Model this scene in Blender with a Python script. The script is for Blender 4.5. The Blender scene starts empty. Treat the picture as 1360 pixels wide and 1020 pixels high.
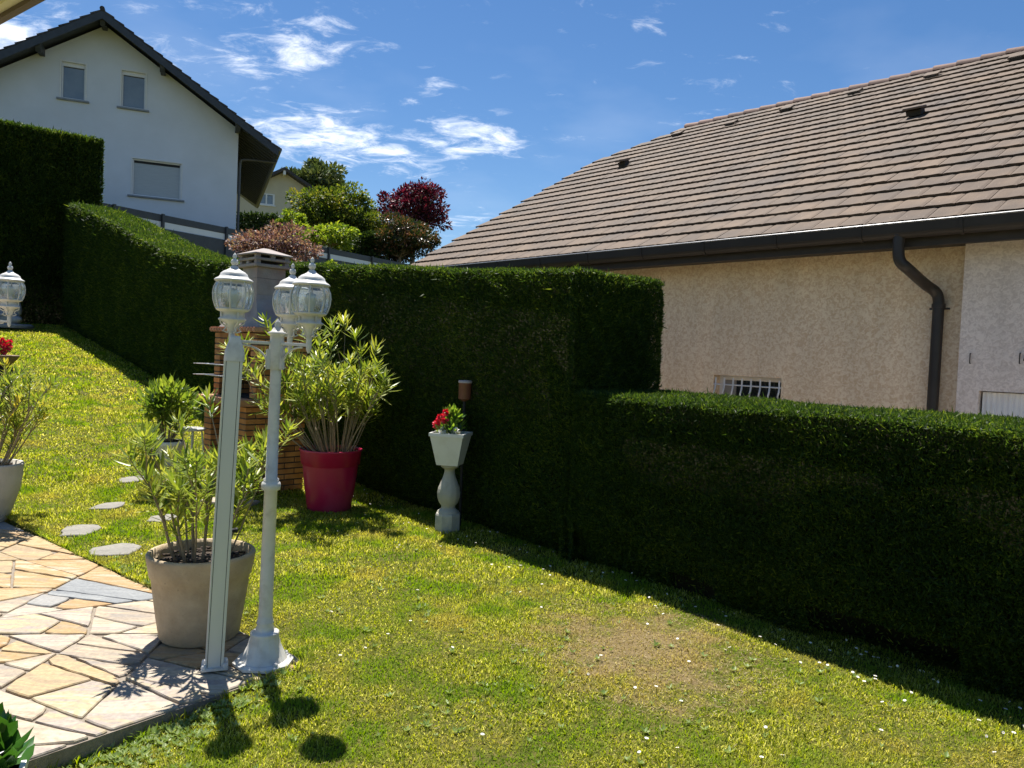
import bpy, bmesh, math, random
import numpy as np
from mathutils import Vector, Matrix, geometry
random.seed(7); rng = np.random.default_rng(7)
S = bpy.context.scene
COL = S.collection
R = math.radians
sin, cos, PI = math.sin, math.cos, math.pi

# ------------------------------------------------------------------ camera
CAMH = 1.6
FPX, CX, CY = 1020.0, 680.0, 510.0
PITCH, ROLL = R(2.0), 0.042
cam_d = bpy.data.cameras.new('camera'); cam = bpy.data.objects.new('camera', cam_d); COL.objects.link(cam)
cam_d.sensor_fit = 'HORIZONTAL'; cam_d.sensor_width = 36.0; cam_d.lens = 36.0 * FPX / 1360.0
cam_d.clip_start = 0.05; cam_d.clip_end = 3000
fwd = Vector((0, cos(PITCH), -sin(PITCH)))
rt0 = Vector((1, 0, 0)); up0 = rt0.cross(fwd)
up = (up0 * cos(ROLL) - rt0 * sin(ROLL)).normalized()
rt = fwd.cross(up).normalized()
M4 = Matrix((rt, up, -fwd)).transposed().to_4x4(); M4.translation = Vector((0, 0, CAMH))
cam.matrix_world = M4
S.camera = cam

def ray(px, py): return (fwd + rt * ((px - CX) / FPX) - up * ((py - CY) / FPX)).normalized()
def at(px, py, Y):                    # measured point of the photograph at depth Y
    d = ray(px, py); return Vector((0, 0, CAMH)) + d * (Y / d.y)
def gnd(px, py, z=0.0):
    d = ray(px, py); return Vector((0, 0, CAMH)) + d * ((z - CAMH) / d.z)
def onplane(px, py, p0, n):
    d = ray(px, py); c = Vector((0, 0, CAMH)); return c + d * ((p0 - c).dot(n) / d.dot(n))

# ------------------------------------------------------------------ terrain
HD = Vector((-.634, .773, 0)); HN = Vector((.773, .634, 0)); H0 = Vector((2.52, 3.79, 0))   # hedge foot line
def sst(x): x = np.clip(x, 0, 1); return x * x * (3 - 2 * x)
def gz(x, y):
    t = -.634 * (x - 2.52) + .773 * (y - 3.79); q = .773 * (x - 2.52) + .634 * (y - 3.79)
    z = .11 * np.log1p(np.exp(np.clip((t - 7.6) / 0.9, -30, 30))) * 0.9
    z = np.where((t - 7.6) / 0.9 > 29, .11 * (t - 7.6), z)
    z = np.minimum(z, 3.2 + 0 * z)
    z = z + 1.5 * sst((q - 1.5) / 6) * sst((t - 8) / 8) + 1.3 * sst((t - 27) / 6)
    z = z - .10 * sst((-.95 - x) / .7) * sst((4.7 - y) / .4)
    z = z - .9 * sst((q - .4) / .5) * (1 - sst((t - 6) / 3))
    z = z + .012 * np.sin(x * 2.1 + 1) * np.sin(y * 1.7) + .006 * np.sin(x * 5.3) * np.sin(y * 4.9 + 2)
    return z
def GZ(x, y): return float(gz(np.array(float(x)), np.array(float(y))))

# ------------------------------------------------------------------ materials
def _nt(name):
    m = bpy.data.materials.new(name); m.use_nodes = True; nt = m.node_tree; nt.nodes.clear()
    return m, nt, nt.nodes, nt.links
def rgba(c): return (c[0], c[1], c[2], 1)
def ramp(N, stops, interp='LINEAR'):
    r = N.new('ShaderNodeValToRGB'); r.color_ramp.interpolation = interp
    e = r.color_ramp.elements
    while len(e) < len(stops): e.new(0.5)
    for k, (p, c) in enumerate(stops): e[k].position = p; e[k].color = rgba(c) if len(c) == 3 else c
    return r
def mat(name, c1, c2=None, scale=6, rough=.6, bump=0, bscale=None, metal=0, spec=.5, detail=5, stretch=(1, 1, 1), island=0, dirt=None, coat=0, specks=None):
    m, nt, N, L = _nt(name)
    o = N.new('ShaderNodeOutputMaterial'); b = N.new('ShaderNodeBsdfPrincipled'); L.new(b.outputs[0], o.inputs[0])
    b.inputs['Roughness'].default_value = rough; b.inputs['Metallic'].default_value = metal
    b.inputs['Specular IOR Level'].default_value = spec; b.inputs['Coat Weight'].default_value = coat
    c2 = c2 or tuple(x * .8 for x in c1)
    tc = N.new('ShaderNodeTexCoord'); mp = N.new('ShaderNodeMapping'); mp.inputs['Scale'].default_value = stretch
    L.new(tc.outputs['Object'], mp.inputs[0])
    n = N.new('ShaderNodeTexNoise'); n.inputs['Scale'].default_value = scale; n.inputs['Detail'].default_value = detail
    n.inputs['Roughness'].default_value = .6
    L.new(mp.outputs[0], n.inputs['Vector'])
    r = ramp(N, [(.32, c1), (.68, c2)]); L.new(n.outputs['Fac'], r.inputs[0]); out = r.outputs[0]
    if island:
        g = N.new('ShaderNodeNewGeometry'); h = N.new('ShaderNodeHueSaturation')
        mr = N.new('ShaderNodeMapRange'); mr.inputs[3].default_value = 1 - island; mr.inputs[4].default_value = 1 + island
        L.new(g.outputs['Random Per Island'], mr.inputs[0]); L.new(mr.outputs[0], h.inputs['Value']); L.new(out, h.inputs['Color']); out = h.outputs[0]
    if dirt:
        n2 = N.new('ShaderNodeTexNoise'); n2.inputs['Scale'].default_value = dirt[1]; n2.inputs['Detail'].default_value = 7
        L.new(tc.outputs['Object'], n2.inputs['Vector'])
        mr = N.new('ShaderNodeMapRange'); mr.inputs[1].default_value = .5; mr.inputs[2].default_value = .72; mr.inputs[4].default_value = dirt[2]
        L.new(n2.outputs['Fac'], mr.inputs[0])
        mx = N.new('ShaderNodeMix'); mx.data_type = 'RGBA'; L.new(mr.outputs[0], mx.inputs[0]); L.new(out, mx.inputs[6]); mx.inputs[7].default_value = rgba(dirt[0]); out = mx.outputs[2]
    if specks:
        n3 = N.new('ShaderNodeTexNoise'); n3.inputs['Scale'].default_value = specks[1]; n3.inputs['Detail'].default_value = 3; n3.inputs['Roughness'].default_value = .7
        L.new(tc.outputs['Object'], n3.inputs['Vector'])
        mr = N.new('ShaderNodeMapRange'); mr.inputs[1].default_value = specks[2]; mr.inputs[2].default_value = specks[2] + .06; mr.inputs[4].default_value = .8
        L.new(n3.outputs['Fac'], mr.inputs[0])
        mx = N.new('ShaderNodeMix'); mx.data_type = 'RGBA'; L.new(mr.outputs[0], mx.inputs[0]); L.new(out, mx.inputs[6]); mx.inputs[7].default_value = rgba(specks[0]); out = mx.outputs[2]
    L.new(out, b.inputs['Base Color'])
    if bump:
        nb = N.new('ShaderNodeTexNoise'); nb.inputs['Scale'].default_value = bscale or scale * 4; nb.inputs['Detail'].default_value = 4
        L.new(mp.outputs[0], nb.inputs['Vector'])
        bp = N.new('ShaderNodeBump'); bp.inputs['Strength'].default_value = 1; bp.inputs['Distance'].default_value = bump
        L.new(nb.outputs['Fac'], bp.inputs['Height']); L.new(bp.outputs[0], b.inputs['Normal'])
    return m
def leafmat(name, cols, transl=.35, rough=.45, nscale=0, tcol=None, spec=.4, namp=.25, tboost=1.5):
    """cols: 2-4 colours spread over the leaves (random per island)"""
    m, nt, N, L = _nt(name)
    o = N.new('ShaderNodeOutputMaterial'); b = N.new('ShaderNodeBsdfPrincipled')
    b.inputs['Roughness'].default_value = rough; b.inputs['Specular IOR Level'].default_value = spec
    g = N.new('ShaderNodeNewGeometry'); f = g.outputs['Random Per Island']
    r = ramp(N, [(i / (len(cols) - 1), c) for i, c in enumerate(cols)])
    if nscale:
        tc = N.new('ShaderNodeTexCoord'); n = N.new('ShaderNodeTexNoise'); n.inputs['Scale'].default_value = nscale; n.inputs['Detail'].default_value = 3
        L.new(tc.outputs['Object'], n.inputs['Vector'])
        ma = N.new('ShaderNodeMath'); ma.operation = 'SUBTRACT'; ma.inputs[1].default_value = .5; L.new(n.outputs['Fac'], ma.inputs[0])
        mm = N.new('ShaderNodeMath'); mm.operation = 'MULTIPLY_ADD'; mm.inputs[1].default_value = namp * 8; L.new(ma.outputs[0], mm.inputs[0])
        ms = N.new('ShaderNodeMath'); ms.operation = 'MULTIPLY_ADD'; ms.inputs[1].default_value = .6; ms.inputs[2].default_value = .2; L.new(f, ms.inputs[0])
        L.new(ms.outputs[0], mm.inputs[2]); f = mm.outputs[0]
    L.new(f, r.inputs[0]); L.new(r.outputs[0], b.inputs['Base Color'])
    t = N.new('ShaderNodeBsdfTranslucent')
    mx2 = N.new('ShaderNodeMix'); mx2.data_type = 'RGBA'; mx2.blend_type = 'MULTIPLY'; mx2.inputs[0].default_value = 1
    L.new(r.outputs[0], mx2.inputs[6]); tc_ = tcol or (1.3, 1.25, .6); mx2.inputs[7].default_value = rgba(tuple(x * tboost / 1.3 for x in tc_))
    L.new(mx2.outputs[2], t.inputs[0])
    mx = N.new('ShaderNodeMixShader'); mx.inputs[0].default_value = transl
    L.new(b.outputs[0], mx.inputs[1]); L.new(t.outputs[0], mx.inputs[2]); L.new(mx.outputs[0], o.inputs[0])
    return m

# ------------------------------------------------------------------ mesh builder
class MB:
    def __init__(s): s.v = []; s.f = []; s.m = []; s.sm = []
    def add(s, vs, fs, mi=0, smooth=False):
        o = len(s.v); s.v += [tuple(v) for v in vs]
        for f in fs: s.f.append([i + o for i in f]); s.m.append(mi); s.sm.append(smooth)
        return s
    def box(s, c, size, rz=0, M=None, mi=0, b=0.0):
        hx, hy, hz = [x / 2 for x in size]
        T = M or (Matrix.Translation(c) @ Matrix.Rotation(rz, 4, 'Z'))
        if b <= 0:
            vs = [T @ Vector((x * hx, y * hy, z * hz)) for z in (-1, 1) for y in (-1, 1) for x in (-1, 1)]
            fs = [(0, 2, 3, 1), (4, 5, 7, 6), (0, 1, 5, 4), (2, 6, 7, 3), (0, 4, 6, 2), (1, 3, 7, 5)]
            return s.add(vs, fs, mi)
        bm = bmesh.new(); bmesh.ops.create_cube(bm, size=1)
        for v in bm.verts: v.co = Vector((v.co.x * size[0], v.co.y * size[1], v.co.z * size[2]))
        bmesh.ops.bevel(bm, geom=bm.edges[:], offset=b, segments=2, affect='EDGES')
        bm.verts.index_update()
        s.add([T @ v.co for v in bm.verts], [[v.index for v in f.verts] for f in bm.faces], mi); bm.free(); return s
    def tube(s, path, rad, n=8, mi=0, smooth=True, caps=True):
        path = [Vector(p) for p in path]
        if not hasattr(rad, '__len__'): rad = [rad] * len(path)
        vs = []; ref = None
        for i, p in enumerate(path):
            d = (path[min(i + 1, len(path) - 1)] - path[max(i - 1, 0)]).normalized()
            if ref is None: ref = d.orthogonal().normalized()
            a = (ref - d * ref.dot(d)).normalized(); ref = a; bb = d.cross(a)
            for k in range(n):
                w = 2 * PI * k / n; vs.append(p + (a * cos(w) + bb * sin(w)) * rad[i])
        fs = []
        for i in range(len(path) - 1):
            for k in range(n):
                fs.append((i * n + k, i * n + (k + 1) % n, (i + 1) * n + (k + 1) % n, (i + 1) * n + k))
        s.add(vs, fs, mi, smooth)
        if caps:
            s.add(vs[:n], [tuple(range(n))[::-1]], mi); s.add(vs[-n:], [tuple(range(n))], mi)
        return s
    def lathe(s, prof, n=24, c=(0, 0, 0), mi=0, smooth=True, rot=0, flute=None, T=None):
        vs = []; T = T or Matrix.Translation(c)
        for (r, z) in prof:
            for k in range(n):
                w = 2 * PI * k / n + rot; rr = r * (flute(w, z) if flute else 1)
                vs.append(T @ Vector((rr * cos(w), rr * sin(w), z)))
        fs = [(i * n + k, i * n + (k + 1) % n, (i + 1) * n + (k + 1) % n, (i + 1) * n + k) for i in range(len(prof) - 1) for k in range(n)]
        s.add(vs, fs, mi, smooth)
        if prof[0][0] > 1e-4: s.add(vs[:n], [tuple(range(n))[::-1]], mi)
        if prof[-1][0] > 1e-4: s.add(vs[-n:], [tuple(range(n))], mi)
        return s
    def prism(s, poly, A, U, V, W, d, mi=0):
        """2D polygon (u,v) on frame A,U,V extruded d along W"""
        n = len(poly); A = Vector(A)
        a = [A + U * p[0] + V * p[1] for p in poly]; b = [p + W * d for p in a]
        s.add(a + b, [tuple(range(n))[::-1], tuple(range(n, 2 * n))] + [(i, (i + 1) % n, n + (i + 1) % n, n + i) for i in range(n)], mi); return s
    def ball(s, c, r, sub=2, mi=0, sc=(1, 1, 1), M=None):
        bm = bmesh.new(); bmesh.ops.create_icosphere(bm, subdivisions=sub, radius=r)
        T = Matrix.Translation(c) @ (M or Matrix()) @ Matrix.Diagonal((*sc, 1))
        bm.verts.index_update()
        s.add([T @ v.co for v in bm.verts], [[v.index for v in f.verts] for f in bm.faces], mi, True); bm.free(); return s
    def build(s, name, mats, parent=None, loc=None):
        me = bpy.data.meshes.new(name)
        me.from_pydata(s.v, [], s.f); me.validate()
        if not isinstance(mats, (list, tuple)): mats = [mats]
        for m in mats: me.materials.append(m)
        if len(me.polygons) == len(s.f):
            me.polygons.foreach_set('material_index', s.m); me.polygons.foreach_set('use_smooth', s.sm)
        me.update()
        bm = bmesh.new(); bm.from_mesh(me); bmesh.ops.recalc_face_normals(bm, faces=bm.faces); bm.to_mesh(me); bm.free()
        o = bpy.data.objects.new(name, me); COL.objects.link(o)
        if parent: o.parent = parent
        if loc is not None: o.location = loc
        return o
def npmesh(name, V, F, mats, parent=None, midx=None, smooth=False, recenter=None):
    me = bpy.data.meshes.new(name); nf, k = F.shape
    if recenter is not None: V = V - np.array(recenter)
    me.vertices.add(len(V)); me.vertices.foreach_set('co', V.astype(np.float32).ravel())
    me.loops.add(nf * k); me.loops.foreach_set('vertex_index', F.astype(np.int32).ravel())
    me.polygons.add(nf); me.polygons.foreach_set('loop_start', np.arange(nf, dtype=np.int32) * k)
    me.polygons.foreach_set('loop_total', np.full(nf, k, np.int32))
    if not isinstance(mats, (list, tuple)): mats = [mats]
    for m in mats: me.materials.append(m)
    if midx is not None: me.polygons.foreach_set('material_index', midx.astype(np.int32))
    if smooth: me.polygons.foreach_set('use_smooth', np.ones(nf, bool))
    me.update(calc_edges=True)
    o = bpy.data.objects.new(name, me); COL.objects.link(o)
    if parent: o.parent = parent
    if recenter is not None: o.location = recenter
    return o
def unit(a): return a / np.maximum(np.linalg.norm(a, axis=1, keepdims=True), 1e-9)
def leaves(P, D, Ln, Wd, fold=.25, bend=.0):
    """diamond leaves: P base, D direction, per-leaf length & width -> V,F (quads, one island each)"""
    n = len(P); D = unit(D); r = unit(rng.normal(size=(n, 3))); U = unit(np.cross(D, r)); Nn = np.cross(U, D)
    Ln = np.broadcast_to(Ln, n)[:, None]; Wd = np.broadcast_to(Wd, n)[:, None]
    mid = P + D * Ln * .45 + Nn * Wd * fold
    V = np.stack([P, mid - U * Wd * .5, P + D * Ln - Nn * Ln * bend, mid + U * Wd * .5], 1).reshape(-1, 3)
    return V, np.arange(n * 4).reshape(n, 4)
def lance(P, D, U, L, W, droop=.15, seg=3):
    """lanceolate leaves of 2*seg faces: arrays"""
    n = len(P); D = unit(D); U = unit(U - D * (U * D).sum(1, keepdims=True)); Nn = np.cross(U, D)
    L = np.broadcast_to(L, n)[:, None]; W = np.broadcast_to(W, n)[:, None]; droop = np.broadcast_to(droop, n)[:, None]
    ws = [.25, .95, .8, .0]; ts = [0, .33, .68, 1]
    rows = []
    for t, w in zip(ts, ws):
        c = P + D * L * t + Nn * L * droop * (t * t)
        rows += [c - U * W * w / 2 - Nn * W * w * .18, c, c + U * W * w / 2 - Nn * W * w * .18] if w > 0 else [c]
    V = np.stack(rows, 1).reshape(-1, 3); k = len(rows)
    q = []
    for i in range(2):
        a = i * 3; q += [(a, a + 1, a + 4, a + 3), (a + 1, a + 2, a + 5, a + 4)]
    q += [(6, 7, 9, 9), (7, 8, 9, 9)]
    # last two as triangles: split quads/triangles by using degenerate-free triangles everywhere
    tr = []
    for f in q[:4]: tr += [(f[0], f[1], f[2]), (f[0], f[2], f[3])]
    tr += [(6, 7, 9), (7, 8, 9)]
    tr = np.array(tr)
    F = (np.arange(n)[:, None, None] * k + tr[None]).reshape(-1, 3)
    return V, F
def tag(o, label=None, cat=None, group=None, kind=None):
    if label: o['label'] = label
    if cat: o['category'] = cat
    if group: o['group'] = group
    if kind: o['kind'] = kind
    return o
def thing(name, label, cat, loc=(0, 0, 0), rz=0, group=None):
    o = bpy.data.objects.new(name, None); o.empty_display_size = .2; COL.objects.link(o)
    o.location = loc; o.rotation_euler = (0, 0, rz); return tag(o, label, cat, group)
def copy_tree(o, parent=None):
    c = o.copy(); COL.objects.link(c); c.parent = parent
    for ch in [k for k in bpy.data.objects if k.parent == o and k != c]: copy_tree(ch, c)
    return c
# ------------------------------------------------------------------ light and sky
SUN_EL, SUN_AZ = R(67.2), R(-22.5)          # azimuth from +Y, negative = left
sd = Vector((sin(SUN_AZ) * cos(SUN_EL), cos(SUN_AZ) * cos(SUN_EL), sin(SUN_EL)))
sl = bpy.data.lights.new('sun', 'SUN'); sl.energy = 5.0; sl.angle = R(.53); sl.color = (1, .95, .87)
so = bpy.data.objects.new('sun', sl); COL.objects.link(so); so.rotation_euler = (-sd).to_track_quat('-Z', 'Y').to_euler(); so.location = sd * 60
W = bpy.data.worlds.new('World'); S.world = W; W.use_nodes = True
nt = W.node_tree; N = nt.nodes; L = nt.links; N.clear()
wo = N.new('ShaderNodeOutputWorld'); bg = N.new('ShaderNodeBackground'); L.new(bg.outputs[0], wo.inputs[0])
SKYK = .062
bg.inputs[1].default_value = SKYK
sky = N.new('ShaderNodeTexSky'); sky.sky_type = 'NISHITA'; sky.sun_disc = False; sky.sun_elevation = SUN_EL; sky.sun_rotation = SUN_AZ
sky.altitude = 500; sky.air_density = 1.0; sky.dust_density = .25; sky.ozone_density = 2.2
hs = N.new('ShaderNodeHueSaturation'); hs.inputs['Saturation'].default_value = 1.24; hs.inputs['Value'].default_value = 1.0; hs.inputs['Hue'].default_value = .503
L.new(sky.outputs[0], hs.inputs['Color'])
tc = N.new('ShaderNodeTexCoord'); sx = N.new('ShaderNodeSeparateXYZ'); L.new(tc.outputs['Generated'], sx.inputs[0])
def MN(op, a, b=None, c=None, clamp=False):
    n = N.new('ShaderNodeMath'); n.operation = op; n.use_clamp = clamp
    for i, x in enumerate((a, b, c)):
        if x is None: continue
        if isinstance(x, (int, float)): n.inputs[i].default_value = x
        else: L.new(x, n.inputs[i])
    return n.outputs[0]
KZ = .15
den = MN('ADD', MN('MAXIMUM', sx.outputs[2], 0.0), KZ)
pu = MN('DIVIDE', sx.outputs[0], den); pv = MN('DIVIDE', sx.outputs[1], den)
def cp(px, py): d = ray(px, py); return np.array([d.x / (max(d.z, 0) + KZ), d.y / (max(d.z, 0) + KZ)])
CL = [  # px, py, half-width, half-height, rotation (image, deg), strength   -- clouds measured on the photograph
 (5, 50, 75, 30, 8, 1.0), (85, 25, 50, 18, 10, .55), (245, 5, 75, 13, 3, .55), (345, 12, 60, 20, 15, .55), (385, 68, 95, 34, -12, .80), (255, 70, 26, 20, 30, .35),
 (355, 120, 32, 10, 5, .42), (573, 112, 26, 15, 10, .62), (530, 138, 38, 9, 0, .40), (435, 185, 105, 30, 9, .95), (520, 205, 75, 24, 18, .80), (620, 186, 85, 24, 4, .90),
 (560, 228, 34, 8, -8, .45), (868, 28, 26, 15, 5, .62), (670, 208, 30, 8, 5, .42), (215, 75, 40, 26, 35, .55), (612, 295, 50, 16, 0, .45), (395, 250, 60, 22, 10, .35),
 (940, 140, 130, 50, -25, .22), (800, 10, 40, 12, 10, .3)]
msum = None
for (cx, cy, rx, ry, a, st) in CL:
    c = cp(cx, cy); ca, sa = cos(R(a)), sin(R(a))
    rx *= 1.22; ry *= 1.3
    e1 = cp(cx + rx * ca, cy + rx * sa) - c; e2 = cp(cx - ry * sa, cy + ry * ca) - c
    inv = np.linalg.inv(np.array([e1, e2]).T)
    u = MN('MULTIPLY_ADD', pu, float(inv[0, 0]), MN('MULTIPLY_ADD', pv, float(inv[0, 1]), float(-inv[0] @ c)))
    v = MN('MULTIPLY_ADD', pu, float(inv[1, 0]), MN('MULTIPLY_ADD', pv, float(inv[1, 1]), float(-inv[1] @ c)))
    r2 = MN('ADD', MN('MULTIPLY', u, u), MN('MULTIPLY', v, v))
    k = MN('MULTIPLY', MN('EXPONENT', MN('MULTIPLY', r2, -1.1)), st)
    msum = k if msum is None else MN('MAXIMUM', msum, k)
cx_ = N.new('ShaderNodeCombineXYZ'); L.new(pu, cx_.inputs[0]); L.new(pv, cx_.inputs[1])
mpp = N.new('ShaderNodeMapping'); mpp.inputs['Rotation'].default_value = (0, 0, R(-35)); mpp.inputs['Scale'].default_value = (1.0, 1.5, 1); L.new(cx_.outputs[0], mpp.inputs[0])
nz = N.new('ShaderNodeTexNoise'); nz.inputs['Scale'].default_value = 8; nz.inputs['Detail'].default_value = 9; nz.inputs['Roughness'].default_value = .68; nz.inputs['Distortion'].default_value = .5
L.new(mpp.outputs[0], nz.inputs['Vector'])
dd = MN('ADD', MN('MULTIPLY', nz.outputs['Fac'], 2.0), MN('MULTIPLY', msum, .66))
mr = N.new('ShaderNodeMapRange'); mr.interpolation_type = 'SMOOTHSTEP'; mr.inputs[1].default_value = 1.22; mr.inputs[2].default_value = 1.98
L.new(dd, mr.inputs[0])
n3 = N.new('ShaderNodeTexNoise'); n3.inputs['Scale'].default_value = 1.3; n3.inputs['Detail'].default_value = 5; L.new(cx_.outputs[0], n3.inputs['Vector'])
wis = N.new('ShaderNodeMapRange'); wis.inputs[1].default_value = .5; wis.inputs[2].default_value = .9; wis.inputs[4].default_value = .16; L.new(n3.outputs['Fac'], wis.inputs[0])
fac = MN('ADD', MN('MULTIPLY', mr.outputs[0], MN('MULTIPLY_ADD', msum, .45, .55)), MN('MULTIPLY', wis.outputs[0], 1.0), clamp=True)
cm = N.new('ShaderNodeMix'); cm.data_type = 'RGBA'; L.new(fac, cm.inputs[0]); L.new(hs.outputs[0], cm.inputs[6]); cm.inputs[7].default_value = (12, 12.3, 12.8, 1)
L.new(cm.outputs[2], bg.inputs[0])
S.view_settings.view_transform = 'Standard'; S.view_settings.look = 'None'; S.view_settings.gamma = 1; S.view_settings.exposure = 0.97
S.render.engine = 'CYCLES'
S.cycles.max_bounces = 8; S.cycles.transparent_max_bounces = 16; S.cycles.diffuse_bounces = 4
S.cycles.use_adaptive_sampling = True

# ------------------------------------------------------------------ ground
def axis(segs):
    out = []
    for a, b, st in segs: out += list(np.arange(a, b, st))
    return np.array(out + [segs[-1][1]])
# terrace outline (photograph measurements on the ground plane), convex
TP = [(7, 698), (81, 734), (155, 771), (199, 788), (314, 839), (389, 868), (402, 877), (390, 886), (338, 897), (270, 926), (169, 957), (68, 990), (27, 1006)]
TPoly = [gnd(x, y).to_2d() for x, y in TP]
d0 = (TPoly[0] - TPoly[2]).normalized(); d1 = (TPoly[-1] - TPoly[-3]).normalized()
TPoly = [TPoly[0] + d0 * 4.5] + TPoly + [TPoly[-1] + d1 * 2.2, TPoly[-1] + d1 * 2.2 + Vector((-5, .3))]
def inpoly(px, py, poly):
    c = np.zeros(px.shape, bool); n = len(poly)
    for i in range(n):
        x0, y0 = poly[i]; x1, y1 = poly[(i + 1) % n]
        k = ((y0 > py) != (y1 > py)) & (px < (x1 - x0) * (py - y0) / ((y1 - y0) or 1e-9) + x0); c ^= k
    return c
def hull(P):
    P = sorted((p[0], p[1]) for p in P)
    def half(P):
        o = []
        for p in P:
            while len(o) > 1 and (o[-1][0] - o[-2][0]) * (p[1] - o[-2][1]) - (o[-1][1] - o[-2][1]) * (p[0] - o[-2][0]) <= 0: o.pop()
            o.append(p)
        return o[:-1]
    return [Vector(p) for p in half(P) + half(P[::-1])]
TPoly = hull(TPoly)
gx = axis([(-900, -100, 100), (-100, -40, 6), (-40, -20, 1), (-20, -8, .4), (-8, 4, .13), (4, 6, .4), (6, 30, 1.5), (30, 100, 7), (100, 900, 100)])
gy = axis([(-900, -100, 100), (-100, -10, 6), (-10, 1, 1), (1, 9, .13), (9, 30, .4), (30, 60, 1), (60, 120, 6), (120, 1500, 100)])
X, Y = np.meshgrid(gx, gy); Z = gz(X, Y)
Z = np.where(inpoly(X, Y, TPoly), Z - .12, Z)
V = np.stack([X, Y, Z], -1).reshape(-1, 3); nx_, ny_ = len(gx), len(gy)
i, j = np.meshgrid(np.arange(nx_ - 1), np.arange(ny_ - 1)); a = (j * nx_ + i).ravel()
F = np.stack([a, a + 1, a + 1 + nx_, a + nx_], 1)
PATCH = gnd(850, 862)
def lawnmat(name, blades):
    """lawn colour: yellow green, mossy, with a dry sandy patch in the near lawn and darker clover spots"""
    m, nt, N, L = _nt(name)
    o = N.new('ShaderNodeOutputMaterial'); b = N.new('ShaderNodeBsdfPrincipled'); b.inputs['Roughness'].default_value = .75; b.inputs['Specular IOR Level'].default_value = .12 if blades else .05
    tc = N.new('ShaderNodeTexCoord')
    def noise(s, d=4):
        n = N.new('ShaderNodeTexNoise'); n.inputs['Scale'].default_value = s; n.inputs['Detail'].default_value = d; L.new(tc.outputs['Object'], n.inputs['Vector']); return n.outputs['Fac']
    def mix(f, a, b_):
        x = N.new('ShaderNodeMix'); x.data_type = 'RGBA'
        L.new(f, x.inputs[0]) if not isinstance(f, float) else setattr(x.inputs[0], 'default_value', f)
        for s, c in ((6, a), (7, b_)):
            if isinstance(c, tuple): x.inputs[s].default_value = rgba(c)
            else: L.new(c, x.inputs[s])
        return x.outputs[2]
    def mrg(v, lo, hi, a=0., b_=1.):
        x = N.new('ShaderNodeMapRange'); x.interpolation_type = 'SMOOTHSTEP'; x.inputs[1].default_value = lo; x.inputs[2].default_value = hi; x.inputs[3].default_value = a; x.inputs[4].default_value = b_; L.new(v, x.inputs[0]); return x.outputs[0]
    if blades:
        r1 = ramp(N, [(0, (.05, .075, .008)), (.3, (.25, .29, .026)), (.7, (.47, .47, .055)), (1, (.68, .64, .20))])
        g = N.new('ShaderNodeNewGeometry'); L.new(g.outputs['Random Per Island'], r1.inputs[0]); base = r1.outputs[0]
        base = mix(mrg(noise(2.6, 6), .45, .62), base, (.19, .28, .025))
        base = mix(mrg(noise(1.5, 8), .52, .66, 0, .5), base, (.48, .38, .09))
        dry = (.40, .32, .12)
    else:
        r1 = ramp(N, [(.3, (.045, .055, .010)), (.5, (.085, .09, .018)), (.72, (.15, .12, .045))]); L.new(noise(38, 6), r1.inputs[0]); base = r1.outputs[0]
        dry = (.20, .145, .075)
    # dry patch
    vm = N.new('ShaderNodeVectorMath'); vm.operation = 'SUBTRACT'; L.new(tc.outputs['Object'], vm.inputs[0]); vm.inputs[1].default_value = PATCH
    vs_ = N.new('ShaderNodeVectorMath'); vs_.operation = 'MULTIPLY'; L.new(vm.outputs[0], vs_.inputs[0]); vs_.inputs[1].default_value = (1.75, 1.45, 0)
    vl = N.new('ShaderNodeVectorMath'); vl.operation = 'LENGTH'; L.new(vs_.outputs[0], vl.inputs[0])
    ad = N.new('ShaderNodeMath'); ad.operation = 'MULTIPLY_ADD'; L.new(noise(5.5, 8), ad.inputs[0]); ad.inputs[1].default_value = 3.0; L.new(vl.outputs['Value'], ad.inputs[2])
    base = mix(mrg(ad.outputs[0], 1.75, 2.75, .85, 0.), base, dry)
    L.new(base, b.inputs['Base Color'])
    if blades:
        t = N.new('ShaderNodeBsdfTranslucent'); h = N.new('ShaderNodeHueSaturation'); h.inputs['Value'].default_value = 1.5; h.inputs['Saturation'].default_value = 1.1; L.new(base, h.inputs['Color']); L.new(h.outputs[0], t.inputs[0])
        mx = N.new('ShaderNodeMixShader'); mx.inputs[0].default_value = .48; L.new(b.outputs[0], mx.inputs[1]); L.new(t.outputs[0], mx.inputs[2]); L.new(mx.outputs[0], o.inputs[0])
    else:
        bp = N.new('ShaderNodeBump'); bp.inputs['Distance'].default_value = .02; bp.inputs['Strength'].default_value = 1; L.new(noise(60, 5), bp.inputs['Height']); L.new(bp.outputs[0], b.inputs['Normal'])
        L.new(b.outputs[0], o.inputs[0])
    return m
ground = npmesh('ground', V, F, lawnmat('lawn_soil', False), smooth=True); tag(ground, 'lawn soil and moss sloping up to the hill', kind='structure')

STONES = [(149, 733, 34, 9, .1), (107, 708, 28, 8, -.1), (145, 678, 22, 5.5, .1), (176, 646, 18, 4.5, 0), (218, 690, 20, 6, .1)]
stone_pos = []
for (x, y, rx, ry, a) in STONES:
    c = gnd(x, y); e = gnd(x + rx, y); f = gnd(x, y - ry); stone_pos.append((c, (e - c).length, (f - c).length, a))

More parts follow.
